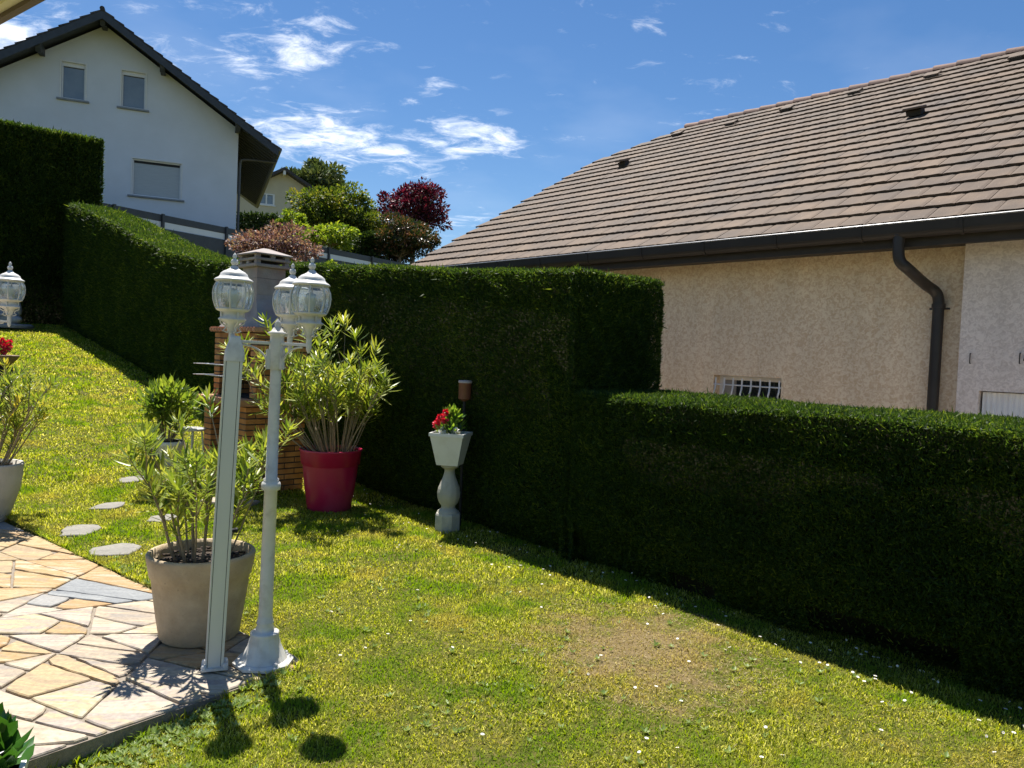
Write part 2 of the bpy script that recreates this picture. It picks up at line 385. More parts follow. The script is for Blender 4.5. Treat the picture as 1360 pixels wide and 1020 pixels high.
# ------------------------------------------------------------------ grass
def lawn_mask(x, y):
    t = -.634 * (x - 2.52) + .773 * (y - 3.79); q = .773 * (x - 2.52) + .634 * (y - 3.79)
    ok = (q < .15) & (t < 26) & ~inpoly(x, y, TPoly)
    for c, rx, ry, a in stone_pos: ok &= ((x - c.x) / (rx * .84)) ** 2 + ((y - c.y) / (ry * .84)) ** 2 > 1
    return ok
def patch_f(x, y):
    d = np.sqrt(((x - PATCH.x) * 1.75) ** 2 + ((y - PATCH.y) * 1.45) ** 2) + .25 * np.sin(x * 9 + 2 * np.sin(y * 7)) + .2 * np.sin(y * 13 + x * 5)
    return 1 - sst((d - .2) / 1.05)
def grass(y0, y1, dens, h, w, seed, xr=None, lawnonly=True):
    r = np.random.default_rng(seed)
    x0, x1 = xr if xr else (-(.72 * y1 + 1.2), .72 * y1 + .8)
    n = int((x1 - x0) * (y1 - y0) * dens)
    x = r.uniform(x0, x1, n); y = r.uniform(y0, y1, n)
    if not xr: k = np.abs(x) < .72 * y + 1.2; x, y = x[k], y[k]
    k = lawn_mask(x, y); x, y = x[k], y[k]
    pf = patch_f(x, y); k = r.random(len(x)) > pf * .66; x, y = x[k], y[k]
    cl = .5 + .5 * np.sin(x * 3.1 + 2 * np.sin(y * 2.3)) * np.sin(y * 3.7 + 1.5 * np.sin(x * 2.9)); 
    k = r.random(len(x)) < .72 + .28 * cl; x, y, cl = x[k], y[k], cl[k]
    n = len(x); P = np.stack([x, y, gz(x, y) - .004], 1)
    ang = r.uniform(0, 2 * PI, n); lean = r.uniform(.25, 1.25, n)
    D = np.stack([np.cos(ang) * np.sin(lean), np.sin(ang) * np.sin(lean), np.cos(lean)], 1)
    a2 = ang + r.normal(0, .5, n) + PI / 2; U = np.stack([np.cos(a2), np.sin(a2), 0 * a2], 1)
    Ln = (h * r.uniform(.5, 1.35, n) * (.75 + .5 * cl))[:, None]; Wd = (w * r.uniform(.6, 1.4, n))[:, None]
    mid = P + D * Ln * .55 + np.array([0, 0, 1]) * Ln * .12
    Vv = np.stack([P - U * Wd * .4, P + U * Wd * .4, mid + U * Wd * .5, P + D * Ln, mid - U * Wd * .5], 1)
    return Vv.reshape(-1, 3), n
vs = []; tot = 0
for args in [(1.7, 3.2, 26000, .023, .0036, 1), (3.2, 5, 17000, .025, .0045, 2), (5, 8, 8000, .032, .0062, 3), (8, 13, 3000, .044, .010, 4), (13, 27, 1000, .055, .018, 5)]:
    v, n = grass(*args); vs.append(v); tot += n
def edge_tufts():
    r = np.random.default_rng(77); P = []
    for i in range(len(TPoly)):
        a, b = TPoly[i], TPoly[(i + 1) % len(TPoly)]; L_ = (b - a).length
        if L_ < .01: continue
        dx = (b - a) / L_; nn = Vector((dx.y, -dx.x))
        for _ in range(int(L_ * 420)):
            s = r.uniform(0, L_); cl_ = .5 + .5 * sin(s * 9 + i) * sin(s * 23); o = abs(r.normal(0, .025)) + .002
            if r.random() > .25 + .75 * cl_: continue
            P.append((*(a + dx * s + nn * o), cl_))
    P = np.array(P); k = (P[:, 1] < 9) & (P[:, 1] > 1.5); P = P[k]; cl = P[:, 2]; n = len(P); P0 = np.stack([P[:, 0], P[:, 1], gz(P[:, 0], P[:, 1]) - .004], 1)
    ang = r.uniform(0, 6.28, n); lean = r.uniform(.2, 1.2, n); D = np.stack([np.cos(ang) * np.sin(lean), np.sin(ang) * np.sin(lean), np.cos(lean)], 1); U = np.stack([-np.sin(ang), np.cos(ang), 0 * ang], 1)
    Ln = (.05 * r.uniform(.4, 1.3, n) * (.6 + .8 * cl))[:, None]; Wd = (.005 * r.uniform(.6, 1.5, n))[:, None]; mid = P0 + D * Ln * .55 + np.array([0, 0, 1]) * Ln * .15
    return np.stack([P0 - U * Wd * .4, P0 + U * Wd * .4, mid + U * Wd * .5, P0 + D * Ln, mid - U * Wd * .5], 1).reshape(-1, 3), n
v, n = edge_tufts(); vs.append(v); tot += n
v, n = grass(.0, 1.7, 1500, .04, .009, 6, (-3, 3.4)); vs.append(v); tot += n
GV = np.concatenate(vs); tri = np.array([(0, 1, 2), (0, 2, 4), (4, 2, 3)])
GF = (np.arange(tot)[:, None, None] * 5 + tri[None]).reshape(-1, 3)
gr = npmesh('grass', GV, GF, lawnmat('grass_blades', True)); tag(gr, 'short yellow green lawn grass with moss and dry spots', 'grass', kind='stuff')
print('blades', tot)
# clover, plantain and thicker tufts
def rosettes():
    r = np.random.default_rng(12); P = []; D = []; U = []; Ls = []; Ws = []
    spots = []
    def spot(px, py, n, s): c = gnd(px, py); [spots.append((c.x + r.normal(0, s), c.y + r.normal(0, s * .8))) for _ in range(n)]
    spot(170, 985, 130, .16); spot(235, 957, 90, .12); spot(300, 930, 50, .1); spot(120, 1005, 70, .12); spot(345, 910, 25, .07); spot(250, 780, 22, .12); spot(160, 755, 26, .12); spot(205, 775, 26, .09)
    spot(560, 820, 8, .1); spot(660, 940, 40, .25); spot(520, 740, 16, .3); spot(700, 800, 6, .15); spot(500, 770, 14, .3); spot(1030, 900, 20, .3); spot(900, 960, 16, .3); spot(780, 880, 8, .15)
    for _ in range(260): yy = r.uniform(2.3, 7.5); spots.append((r.uniform(-.7 * yy, .6 * yy), yy))
    for _ in range(120): yy = r.uniform(7, 14); spots.append((r.uniform(-.7 * yy, .0), yy))
    for (x, y) in spots:
        if not lawn_mask(np.array([x]), np.array([y]))[0]: continue
        z = GZ(x, y); k = r.integers(4, 8); a0 = r.uniform(0, 6.28); s = r.uniform(.010, .030) * (1 + .05 * y)
        for i in range(k):
            a = a0 + i * 6.28 / k + r.normal(0, .2); el = r.uniform(.15, .8)
            P.append((x, y, z + .006)); D.append((cos(a) * cos(el), sin(a) * cos(el), sin(el))); U.append((-sin(a), cos(a), r.normal(0, .2))); Ls.append(s * r.uniform(.7, 1.2)); Ws.append(s * r.uniform(.3, .5))
    return lance(np.array(P), np.array(D), np.array(U), np.array(Ls), np.array(Ws), -.2)
v, f = rosettes()
tag(npmesh('lawn_weeds', v, f, leafmat('weed_leaves', [(.13, .21, .04), (.21, .29, .07), (.32, .38, .16)], .3, .5)), 'grey green clover and plantain leaves among the grass', 'weeds', kind='stuff')
# dry straw bits and thatch in the bare patch
n = 5200; r = np.random.default_rng(5)
ang = r.uniform(0, 6.28, n); rad = np.sqrt(r.random(n)) * 1.0
x = PATCH.x + np.cos(ang) * rad * .75; y = PATCH.y + np.sin(ang) * rad * .85; x2 = r.uniform(-3, 3, 1300); y2 = r.uniform(2.2, 7, 1300); x = np.r_[x, x2]; y = np.r_[y, y2]
k = lawn_mask(x, y); x, y = x[k], y[k]; n = len(x); a = r.uniform(0, 6.28, n); el = r.uniform(-.05, .4, n)
v, f = leaves(np.stack([x, y, gz(x, y) + .006], 1), np.stack([np.cos(a), np.sin(a), np.sin(el)], 1), r.uniform(.015, .04, n), .003)
tag(npmesh('dry_straw', v, f, leafmat('straw', [(.26, .19, .09), (.38, .30, .14), (.48, .41, .24)], .2, .8)), 'dry straw bits lying on the bare lawn patch', 'straw', kind='stuff')
# daisies
dm_w = mat('daisy_petal_white', (.8, .8, .78), (.7, .7, .72), 30, .6); dm_y = mat('daisy_yellow', (.75, .5, .04), rough=.7); dm_g = mat('daisy_stalk', (.1, .18, .03))
def daisy_mesh(R0, h, tiltx, tag_):
    R0 *= .8
    mb = MB(); mb.tube([(0, 0, -.004), (.002, 0, h * .6), (.004, 0, h)], [.0011, .001, .0009], 5, 2)
    T = Matrix.Translation((.004, 0, h)) @ Matrix.Rotation(tiltx, 4, 'X'); n = 14
    for i in range(n):
        a = 2 * PI * i / n; c, s_ = cos(a), sin(a); cu, su = -s_, c; w = R0 * .2
        pts = [(c * R0 * .2, s_ * R0 * .2, 0), (c * R0 * .7 + cu * w, s_ * R0 * .7 + su * w, R0 * .12), (c * R0, s_ * R0, R0 * .1), (c * R0 * .7 - cu * w, s_ * R0 * .7 - su * w, R0 * .12)]
        mb.add([T @ Vector(p) for p in pts], [(0, 1, 2, 3)], 0)
    mb.lathe([(R0 * .34, 0), (R0 * .33, R0 * .12), (R0 * .18, R0 * .2), (0, R0 * .22)], 8, mi=1, T=T)
    return mb
protos = [daisy_mesh(.0105, .04, R(20), 0), daisy_mesh(.0085, .05, R(50), 0), daisy_mesh(.012, .035, R(5), 0)]
protos = [p.build('daisy', [dm_w, dm_y, dm_g]) for p in protos]
DS = [(1149, 873), (1136, 869), (1142, 876), (1160, 880), (1167, 881), (1180, 883), (1183, 893), (1190, 895), (1131, 901), (1138, 908), (1163, 909), (1147, 912), (1155, 911), (1171, 943), (1200, 940), (1226, 903), (1234, 904), (1244, 917), (1240, 914), (1302, 940),
      (1340, 946), (1353, 952), (1336, 952), (960, 820), (955, 817), (963, 824), (975, 824), (954, 836), (1030, 862), (1026, 845), (1036, 844), (1010, 850), (1075, 860), (1101, 870), (923, 812), (590, 706), (632, 715), (640, 712), (650, 713), (660, 712), (698, 728), (704, 732), (715, 745), (735, 740), (765, 757),
      (785, 765), (800, 768), (813, 768), (845, 778), (868, 790), (885, 798), (690, 735), (1062, 888), (842, 923), (872, 920), (858, 990), (848, 1008), (798, 880), (1012, 1018), (1330, 990), (1345, 985), (1358, 980), (545, 832), (519, 855), (485, 870), (452, 880), (470, 905), (440, 818), (600, 870), (640, 985), (555, 790), (905, 940), (1015, 978), (1170, 982), (1040, 1017), (900, 1005)]
dl = [(gnd(x, y).x, gnd(x, y).y) for x, y in DS]
r = np.random.default_rng(3)
while len(dl) < 200:
    t = r.uniform(-1, 9); q = -abs(r.normal(.55, .35)); p = H0 + HD * t + HN * q; dl.append((p.x, p.y))
while len(dl) < 225:
    yy = r.uniform(2.4, 12); dl.append((r.uniform(-.6 * yy, .3 * yy), yy))
first = [True] * 3; nd = 0
for (x, y) in dl:
    if not lawn_mask(np.array([x]), np.array([y]))[0]: continue
    k = int(r.integers(0, 3))
    if first[k]: o = protos[k]; first[k] = False
    else: o = protos[k].copy(); COL.objects.link(o)
    o.location = (x, y, GZ(x, y)); o.rotation_euler = (0, 0, r.uniform(0, 6.28)); o.scale = (1, 1, 1); nd += 1
    q = .773 * (x - 2.52) + .634 * (y - 3.79)
    if q > -.75: tag(o, 'tiny white daisy open in the shaded grass along the hedge foot', 'daisy', 'daisies in the shade of the hedge')
    else: tag(o, 'tiny white daisy open in the sunlit grass away from the hedge', 'daisy', 'daisies in the sunlit lawn')
# ------------------------------------------------------------------ crazy paving terrace
def stonemat(name, cols):
    m, nt, N, L = _nt(name)
    o = N.new('ShaderNodeOutputMaterial'); b = N.new('ShaderNodeBsdfPrincipled'); L.new(b.outputs[0], o.inputs[0]); b.inputs['Roughness'].default_value = .7; b.inputs['Specular IOR Level'].default_value = .25
    tc = N.new('ShaderNodeTexCoord'); g = N.new('ShaderNodeNewGeometry')
    of = N.new('ShaderNodeVectorMath'); of.operation = 'SCALE'; of.inputs[0].default_value = (37, 91, 53); L.new(g.outputs['Random Per Island'], of.inputs['Scale'])
    ad = N.new('ShaderNodeVectorMath'); L.new(tc.outputs['Object'], ad.inputs[0]); L.new(of.outputs[0], ad.inputs[1])
    mp = N.new('ShaderNodeMapping'); mp.inputs['Rotation'].default_value = (0, 0, R(-22)); mp.inputs['Scale'].default_value = (1.6, 7, 1); L.new(ad.outputs[0], mp.inputs[0])
    n1 = N.new('ShaderNodeTexNoise'); n1.inputs['Scale'].default_value = 1.3; n1.inputs['Detail'].default_value = 8; n1.inputs['Roughness'].default_value = .68; n1.inputs['Distortion'].default_value = 1.2; L.new(mp.outputs[0], n1.inputs['Vector'])
    r = ramp(N, [(.2 + .6 * i / (len(cols) - 1), c) for i, c in enumerate(cols)]); 
    m1 = N.new('ShaderNodeMath'); m1.operation = 'MULTIPLY_ADD'; L.new(g.outputs['Random Per Island'], m1.inputs[0]); m1.inputs[1].default_value = .42; m1.inputs[2].default_value = -.21
    m2 = N.new('ShaderNodeMath'); m2.operation = 'ADD'; L.new(m1.outputs[0], m2.inputs[0]); L.new(n1.outputs['Fac'], m2.inputs[1]); L.new(m2.outputs[0], r.inputs[0])
    n2 = N.new('ShaderNodeTexNoise'); n2.inputs['Scale'].default_value = 45; n2.inputs['Detail'].default_value = 6; L.new(tc.outputs['Object'], n2.inputs['Vector'])
    h = N.new('ShaderNodeHueSaturation'); mr = N.new('ShaderNodeMapRange'); mr.inputs[1].default_value = .3; mr.inputs[2].default_value = .7; mr.inputs[3].default_value = .82; mr.inputs[4].default_value = 1.1; L.new(n2.outputs['Fac'], mr.inputs[0]); L.new(mr.outputs[0], h.inputs['Value'])
    L.new(r.outputs[0], h.inputs['Color']); L.new(h.outputs[0], b.inputs['Base Color'])
    bp = N.new('ShaderNodeBump'); bp.inputs['Distance'].default_value = .006; L.new(n1.outputs['Fac'], bp.inputs['Height']); L.new(bp.outputs[0], b.inputs['Normal'])
    return m
st_pale = stonemat('quartzite_pale', [(.27, .235, .20), (.36, .29, .21), (.45, .39, .29), (.31, .265, .235), (.42, .34, .20), (.47, .42, .34)])
st_warm = stonemat('quartzite_orange', [(.40, .33, .23), (.36, .22, .10), (.42, .32, .18), (.30, .23, .15), (.38, .25, .11), (.44, .40, .30)])
st_grey = stonemat('quartzite_grey', [(.19, .20, .21), (.26, .27, .27), (.30, .29, .27), (.22, .22, .22)])
mortar = mat('mortar', (.20, .165, .125), (.29, .245, .195), 60, .9, .004, dirt=((.16, .13, .10), 5, .5))
def clip(poly, nx, ny, d):
    out = []
    for i in range(len(poly)):
        a, b = poly[i], poly[(i + 1) % len(poly)]; da = a[0] * nx + a[1] * ny - d; db = b[0] * nx + b[1] * ny - d
        if da <= 0: out.append(a)
        if (da < 0) != (db < 0): k = da / (da - db); out.append((a[0] + (b[0] - a[0]) * k, a[1] + (b[1] - a[1]) * k))
    return out
rs = random.Random(21); AN = R(-20); ca, sa = cos(AN), sin(AN)
SX = 1.9
def toq(p): return ((p[0] * ca + p[1] * sa) / SX, -p[0] * sa + p[1] * ca)
def fromq(p): x = p[0] * SX; return (x * ca - p[1] * sa, x * sa + p[1] * ca)
base = MB(); top = MB()
Zp = -.012
n = len(TPoly)
pts = [(p[0], p[1]) for p in TPoly]
base.add([(x, y, Zp) for x, y in pts] + [(x, y, -.22) for x, y in pts], [tuple(range(n))] + [(i, (i + 1) % n, n + (i + 1) % n, n + i) for i in range(n)], 3)
area = sum(pts[i][0] * pts[(i + 1) % n][1] - pts[(i + 1) % n][0] * pts[i][1] for i in range(n)); sg = 1 if area > 0 else -1
def parea(P): return sum(P[i][0] * P[(i + 1) % len(P)][1] - P[(i + 1) % len(P)][0] * P[i][1] for i in range(len(P))) / 2
cells = []
def split(P, tgt, dep=0):
    A = abs(parea(P))
    if len(P) < 3 or A < 1e-4: return
    if A < tgt or dep > 14: cells.append(P); return
    c = (sum(p[0] for p in P) / len(P), sum(p[1] for p in P) / len(P))
    sxx = sum((p[0] - c[0]) ** 2 for p in P); syy = sum((p[1] - c[1]) ** 2 for p in P); sxy = sum((p[0] - c[0]) * (p[1] - c[1]) for p in P)
    th = .5 * math.atan2(2 * sxy, sxx - syy)          # long axis
    el = max(sxx, syy) / max(min(sxx, syy), 1e-6)
    w = th + rs.uniform(-.42, .42) if el > 1.25 else AN + PI / 2 + rs.uniform(-.5, .5)
    if A < .5 and rs.random() < .62: w = AN + rs.uniform(-.22, .22) + PI / 2      # favour stones lying lengthways
    if A < .25 and el > 4.5: w = th + rs.uniform(-.5, .5)
    nx, ny = cos(w), sin(w); e = [p[0] * nx + p[1] * ny for p in P]; lo, hi = min(e), max(e); d = lo + (hi - lo) * rs.uniform(.36, .64)
    if rs.random() < .5: tgt = rs.uniform(.05, .17) if A < 1.2 else tgt
    split(clip(P, nx, ny, d), tgt, dep + 1); split(clip(P, -nx, -ny, -d), tgt, dep + 1)
split(pts if sg > 0 else pts[::-1], .12)
J = .0068
for P in cells:
    if parea(P) < 0: P = P[::-1]
    poly = P
    for i in range(len(P)):
        a, b = P[i], P[(i + 1) % len(P)]; ex, ey = b[0] - a[0], b[1] - a[1]; l = math.hypot(ex, ey)
        if l < 1e-5: continue
        nx, ny = ey / l, -ex / l; poly = clip(poly, nx, ny, nx * a[0] + ny * a[1] - J * rs.uniform(.6, 1.5))
        if len(poly) < 3: break
    if len(poly) < 3: continue
    # knock some corners off
    q_ = []
    for i in range(len(poly)):
        p0, p1, p2 = poly[i - 1], poly[i], poly[(i + 1) % len(poly)]
        l0 = math.hypot(p1[0] - p0[0], p1[1] - p0[1]); l2 = math.hypot(p2[0] - p1[0], p2[1] - p1[1]); k0 = min(rs.choice((.006, .01, .03, .08)), l0 * .35); k2 = min(rs.choice((.006, .01, .02, .06)), l2 * .35)
        if l0 < 1e-5 or l2 < 1e-5: continue
        q_ += [(p1[0] + (p0[0] - p1[0]) * k0 / l0, p1[1] + (p0[1] - p1[1]) * k0 / l0), (p1[0] + (p2[0] - p1[0]) * k2 / l2, p1[1] + (p2[1] - p1[1]) * k2 / l2)]
    poly = q_
    # drop tiny edges, add a little chip to each edge
    pp = []
    for i in range(len(poly)):
        a, b = poly[i], poly[(i + 1) % len(poly)]; l = math.hypot(b[0] - a[0], b[1] - a[1])
        if l < .006: continue
        k = max(1, int(l / .07))
        for j in range(k):
            t = j / k; w = .0045 if j else .0
            pp.append((a[0] + (b[0] - a[0]) * t + rs.uniform(-w, w), a[1] + (b[1] - a[1]) * t + rs.uniform(-w, w)))
    if len(pp) < 3: continue
    cx = sum(p[0] for p in pp) / len(pp); cy = sum(p[1] for p in pp) / len(pp)
    if abs(sum(pp[i][0] * pp[(i + 1) % len(pp)][1] - pp[(i + 1) % len(pp)][0] * pp[i][1] for i in range(len(pp)))) < .006: continue
    far = (cy - 4.35) * .5
    u = rs.random(); mi = 1 if u < .26 + .6 * max(0, min(1, far * 1.6)) else (2 if u > .90 else 0)
    z = rs.uniform(-.002, .003); tx, ty = rs.uniform(-.006, .006), rs.uniform(-.006, .006); k = len(pp)
    A = [(x, y, z + (x - cx) * tx + (y - cy) * ty - .005) for x, y in pp]
    B = [(cx + (x - cx) * (1 - .006 / (.02 + math.hypot(x - cx, y - cy))), cy + (y - cy) * (1 - .006 / (.02 + math.hypot(x - cx, y - cy))), zz + .005) for (x, y, zz) in A]
    Cc = [(x, y, -.05) for x, y in pp]
    top.add(B + A + Cc, [tuple(range(k))] + [(i, (i + 1) % k, k + (i + 1) % k, k + i) for i in range(k)] + [(k + i, k + (i + 1) % k, 2 * k + (i + 1) % k, 2 * k + i) for i in range(k)], mi)
top.v, base.v = top.v, base.v
o_ = len(top.v); top.v += base.v; top.f += [[i + o_ for i in f] for f in base.f]; top.m += base.m; top.sm += base.sm
tag(top.build('terrace', [st_pale, st_warm, st_grey, mortar]), 'crazy paving of orange, cream and grey flagstones', kind='structure')

# stepping stones
sm_ = stonemat('stepping_stone_grey', [(.15, .145, .125), (.21, .20, .175), (.26, .245, .21), (.18, .17, .15)])
SL = ['grey stepping stone nearest the terrace, pointed at its right end', 'grey stepping stone at the left of the row, below the rounded one', 'rounded grey stepping stone in the middle of the row', 'farthest thin grey stepping stone, below the leafy white pot', 'grey stepping stone half hidden behind the oleander stems']
for (c, rx, ry, a), lb in zip(stone_pos, SL):
    mb = MB(); k = 11; ang = [2 * PI * i / k + rs.uniform(-.15, .15) for i in range(k)]; rr = [rs.uniform(.72, 1.12) for _ in range(k)]
    P = [(rx * cos(w) * q_, ry * sin(w) * q_ + rx * cos(w) * a) for w, q_ in zip(ang, rr)]
    z = GZ(c.x, c.y) + .010
    mb.add([(x * .97, y * .97, .006) for x, y in P] + [(x, y, 0) for x, y in P] + [(x, y, -.06) for x, y in P], [tuple(range(k))] + [(i, (i + 1) % k, k + (i + 1) % k, k + i) for i in range(k)] + [(k + i, k + (i + 1) % k, 2 * k + (i + 1) % k, 2 * k + i) for i in range(k)])
    tag(mb.build('stepping_stone', sm_, loc=(c.x, c.y, z)), lb, 'stepping stone', 'stepping stones set in the lawn')
for (px, py, w, d, a, lb) in [(252, 646, .62, .30, -.35, 'pale sandy paving slab lying in front of the brick barbecue'), (305, 668, .5, .32, -.4, 'pale paving slab by the right pier of the brick barbecue')]:
    c = gnd(px, py, .03); mb = MB(); mb.box((0, 0, 0), (w, d, .05), a, b=.008); tag(mb.build('paving_slab', st_pale, loc=(c.x, c.y, GZ(c.x, c.y) + .012)), lb, 'paving slab')

# ------------------------------------------------------------------ hedges
hedge_leaf = leafmat('hedge_leaf', [(.008, .021, .006), (.022, .048, .010), (.052, .095, .014), (.28, .33, .04)], .42, .5, nscale=1.3, namp=.05, spec=.22, tboost=2.1)
hedge_core = mat('shaded_twigs', (.014, .016, .008), (.022, .02, .012), 20, .95, spec=.05)  # near-black core: shade inside the hedge put into the twig colour
def hed(t, q, z=0):   # hedge frame -> world arrays
    t = np.asarray(t, float); q = np.asarray(q, float)
    return H0.x + HD.x * t + HN.x * q, H0.y + HD.y * t + HN.y * q
HDv, HNv = np.array([HD.x, HD.y, 0]), np.array([HN.x, HN.y, 0]); UPv = np.array([0, 0, 1.])
def bul(a, b): return .011 * np.sin(a * 2.3 + 1.3 * np.sin(b * 2.1)) + .007 * np.sin(a * 5.1 + b * 3.3) + .009 * np.sin(a * 11 + 4 * np.sin(b * 7))
def hedge(name, label, t0, t1, q0, q1, topf, size, cover, back=.3, holes=None, jit=.022, botf=None):
    """size(t)->(len,wid); leaves over front, top, ends, back of a clipped hedge"""
    Ps, Ds, Ls, Ws = [], [], [], []
    def emit(n_, gen, nrm, upw, rnd=.45):
        u = rng.random((n_, 3)); P, t, k = gen(u); P = P[k]; t = t[k]
        l, w = size(t); m = len(P)
        dd = nrm * rng.uniform(.15, .8, (m, 1)) + UPv * (upw + rng.normal(0, .25, (m, 1))) + rng.normal(0, rnd, (m, 3))
        Ps.append(P - unit(dd) * (l * .35)[:, None]); Ds.append(dd); Ls.append(l * rng.uniform(.6, 1.35, m) * np.where(rng.random(m) < .012, 2.0, 1)); Ws.append(w * rng.uniform(.6, 1.3, m))
    nb = max(1, int((t1 - t0) / 1.2)); ed = np.linspace(t0, t1, nb + 1)
    for a, b in zip(ed[:-1], ed[1:]):
        tm = (a + b) / 2; l, w = size(np.array([tm])); la = float(l[0] * w[0] * .5)
        x, y = hed(tm, q0); H = float(topf(tm)) - GZ(x, y); A = H * (b - a)
        def front(u, a=a, b=b, q=q0, s=-1):
            t = a + (b - a) * u[:, 0]; x, y = hed(t, q); g = gz(x, y); tp = topf(t)
            z = g + .02 + (tp - g - .02) * u[:, 1]
            rnd = np.clip((z - tp + .10) / .10, 0, 1) ** 2 * .025
            d = s * (bul(t, z) + (u[:, 2] ** 2 - .75) * -jit - jit) + (-s) * rnd + (-s) * .15 * np.clip(1 - (z - g) / .35, 0, 1)
            x, y = hed(t, q + d); k = np.ones(len(t), bool)
            if holes is not None: k = ~(holes(t, z - g) & (u[:, 2] < .93))
            return np.stack([x, y, z], 1), t, k
        emit(int(A / la * cover), lambda u: front(u), -HNv, .35)
        emit(int(A / la * cover * back), lambda u: front(u, q=q1, s=1), HNv, .35)
        def topg(u, a=a, b=b):
            t = a + (b - a) * u[:, 0]; q = q0 + (q1 - q0) * u[:, 1]; x, y = hed(t, q)
            ed_ = np.minimum(q - q0, q1 - q); z = topf(t) + bul(t * 1.1, q * 2 + 5) * .8 - .03 * np.clip(1 - ed_ / .08, 0, 1) ** 2 + (u[:, 2] - .6) * jit
            return np.stack([x, y, z], 1), t, np.ones(len(t), bool)
        emit(int((b - a) * (q1 - q0) / la * cover * .95), topg, UPv, .05, .75)
    for te, s in ((t0, -1), (t1, 1)):
        l, w = size(np.array([te])); la = float(l[0] * w[0] * .5); x, y = hed(te, q0); g0 = GZ(x, y); tp = float(topf(te))
        def endg(u, te=te, s=s, g0=g0, tp=tp):
            q = q0 + (q1 - q0) * u[:, 0]; z = g0 + (tp - g0) * u[:, 1]; ed_ = np.minimum(q - q0, q1 - q)
            rnd = np.clip((z - tp + .1) / .1, 0, 1) ** 2 * .05 + .05 * np.clip(1 - ed_ / .1, 0, 1) ** 2
            t = te + s * (bul(q * 3, z) + u[:, 2] * jit - rnd); x, y = hed(t, q); return np.stack([x, y, z], 1), t, np.ones(len(t), bool)
        emit(int((tp - g0) * (q1 - q0) / la * cover * 1.8), endg, s * HDv, .35)
    V1, F1 = leaves(np.concatenate(Ps), np.concatenate(Ds), np.concatenate(Ls), np.concatenate(Ws), .3, .05)
    # twiggy core, inner shade put into its colour
    k = max(4, int((t1 - t0) / .5)); ts = np.linspace(t0 + .09, t1 - .09, k); I = .075
    ring = []
    for t in ts:
        for (q, hi) in ((q0 + I + .12, 0), (q0 + I, 1), (q1 - I, 1), (q1 - I, 0)):
            x, y = hed(t, q); b_ = (botf(t) if botf else -.05) + GZ(x, y); z = float(topf(t)) - .09 if hi else b_; ring.append((float(x), float(y), z))
    Fq = []
    for i in range(k - 1):
        for j in range(4): Fq.append((i * 4 + j, i * 4 + (j + 1) % 4, i * 4 + 4 + (j + 1) % 4, i * 4 + 4 + j))
    Fq += [(0, 1, 2, 3), tuple((k - 1) * 4 + j for j in (3, 2, 1, 0))]
    V = np.concatenate([V1, np.array(ring)]); F = np.concatenate([F1, np.array(Fq) + len(V1)])
    mi = np.r_[np.zeros(len(F1), int), np.ones(len(Fq), int)]
    x, y = hed((t0 + t1) / 2, (q0 + q1) / 2); c = (float(x), float(y), GZ(x, y))
    o = npmesh(name, V, F, [hedge_leaf, hedge_core], midx=mi, recenter=c); print(name, len(F1))
    return tag(o, label, 'hedge')
def tz(px, py): p = onplane(px, py, H0 - HN * .16, HN); return (p - H0).dot(HD), p.z
tp_ = [tz(*c) for c in [(788, 363), (640, 358), (500, 354), (430, 352), (300, 348), (260, 343), (235, 337), (206, 327), (176, 310), (147, 293), (118, 279), (88, 268)]]
print('tall top', [(round(a, 1), round(b, 2)) for a, b in tp_])
Tt = np.array([a for a, b in tp_]); Tz = np.array([b for a, b in tp_])
Tsm = np.linspace(Tt[0], Tt[-1], 60); Zs = np.interp(Tsm, Tt, Tz); Zs = np.convolve(np.pad(Zs, 3, 'edge'), np.ones(7) / 7, 'valid')
TOPT = lambda t: np.interp(t, Tsm, Zs)
lt = [tz(*c) for c in [(1350, 575), (1150, 556), (900, 533)]]; print('low top', lt)
LOWZ = float(np.mean([b for a, b in lt]))
dist = lambda t: np.hypot(2.52 - .634 * t, 3.79 + .773 * t)
def hs_(t): d = np.maximum(dist(t), 3.5); return .017 + .0032 * d, .0040 + .00085 * d
def lowhole(t, h): return ((np.abs(t - .6) < .42) & (h < .22) & (h > .0)) | ((np.abs(t - 1.9) < .2) & (h < .14))
TEND = 3.04; TFAR = float(Tt[-1])
hedge('hedge', 'low clipped hedge on the right with a sunlit top, in front of the beige wall', -3.6, TEND - .02, -.16, 1.0, lambda t: LOWZ + 0 * np.asarray(t), hs_, 3.4, .35, holes=lowhole, botf=lambda t: .26 if (abs(t - .6) < .6) else .02)
hedge('hedge', 'long tall hedge behind the barbecue and pots, climbing the slope to the left', TEND, TFAR, -.16, .92, TOPT, hs_, 2.9, .12)
# block across the end of the garden
pb = onplane(138, 186, H0 + HD * (TFAR + .5), HD); qb = (pb - H0).dot(HN); BZ = pb.z; print('block q', qb, BZ, 't', TFAR)
def bs_(t): return .11 + 0 * t, .03 + 0 * t
hedge('hedge', 'highest dark hedge block closing the far left end of the garden', TFAR + .5, TFAR + 2.2, qb - 9, qb, lambda t: BZ + 0 * np.asarray(t), bs_, 2.6, .3, jit=.08)

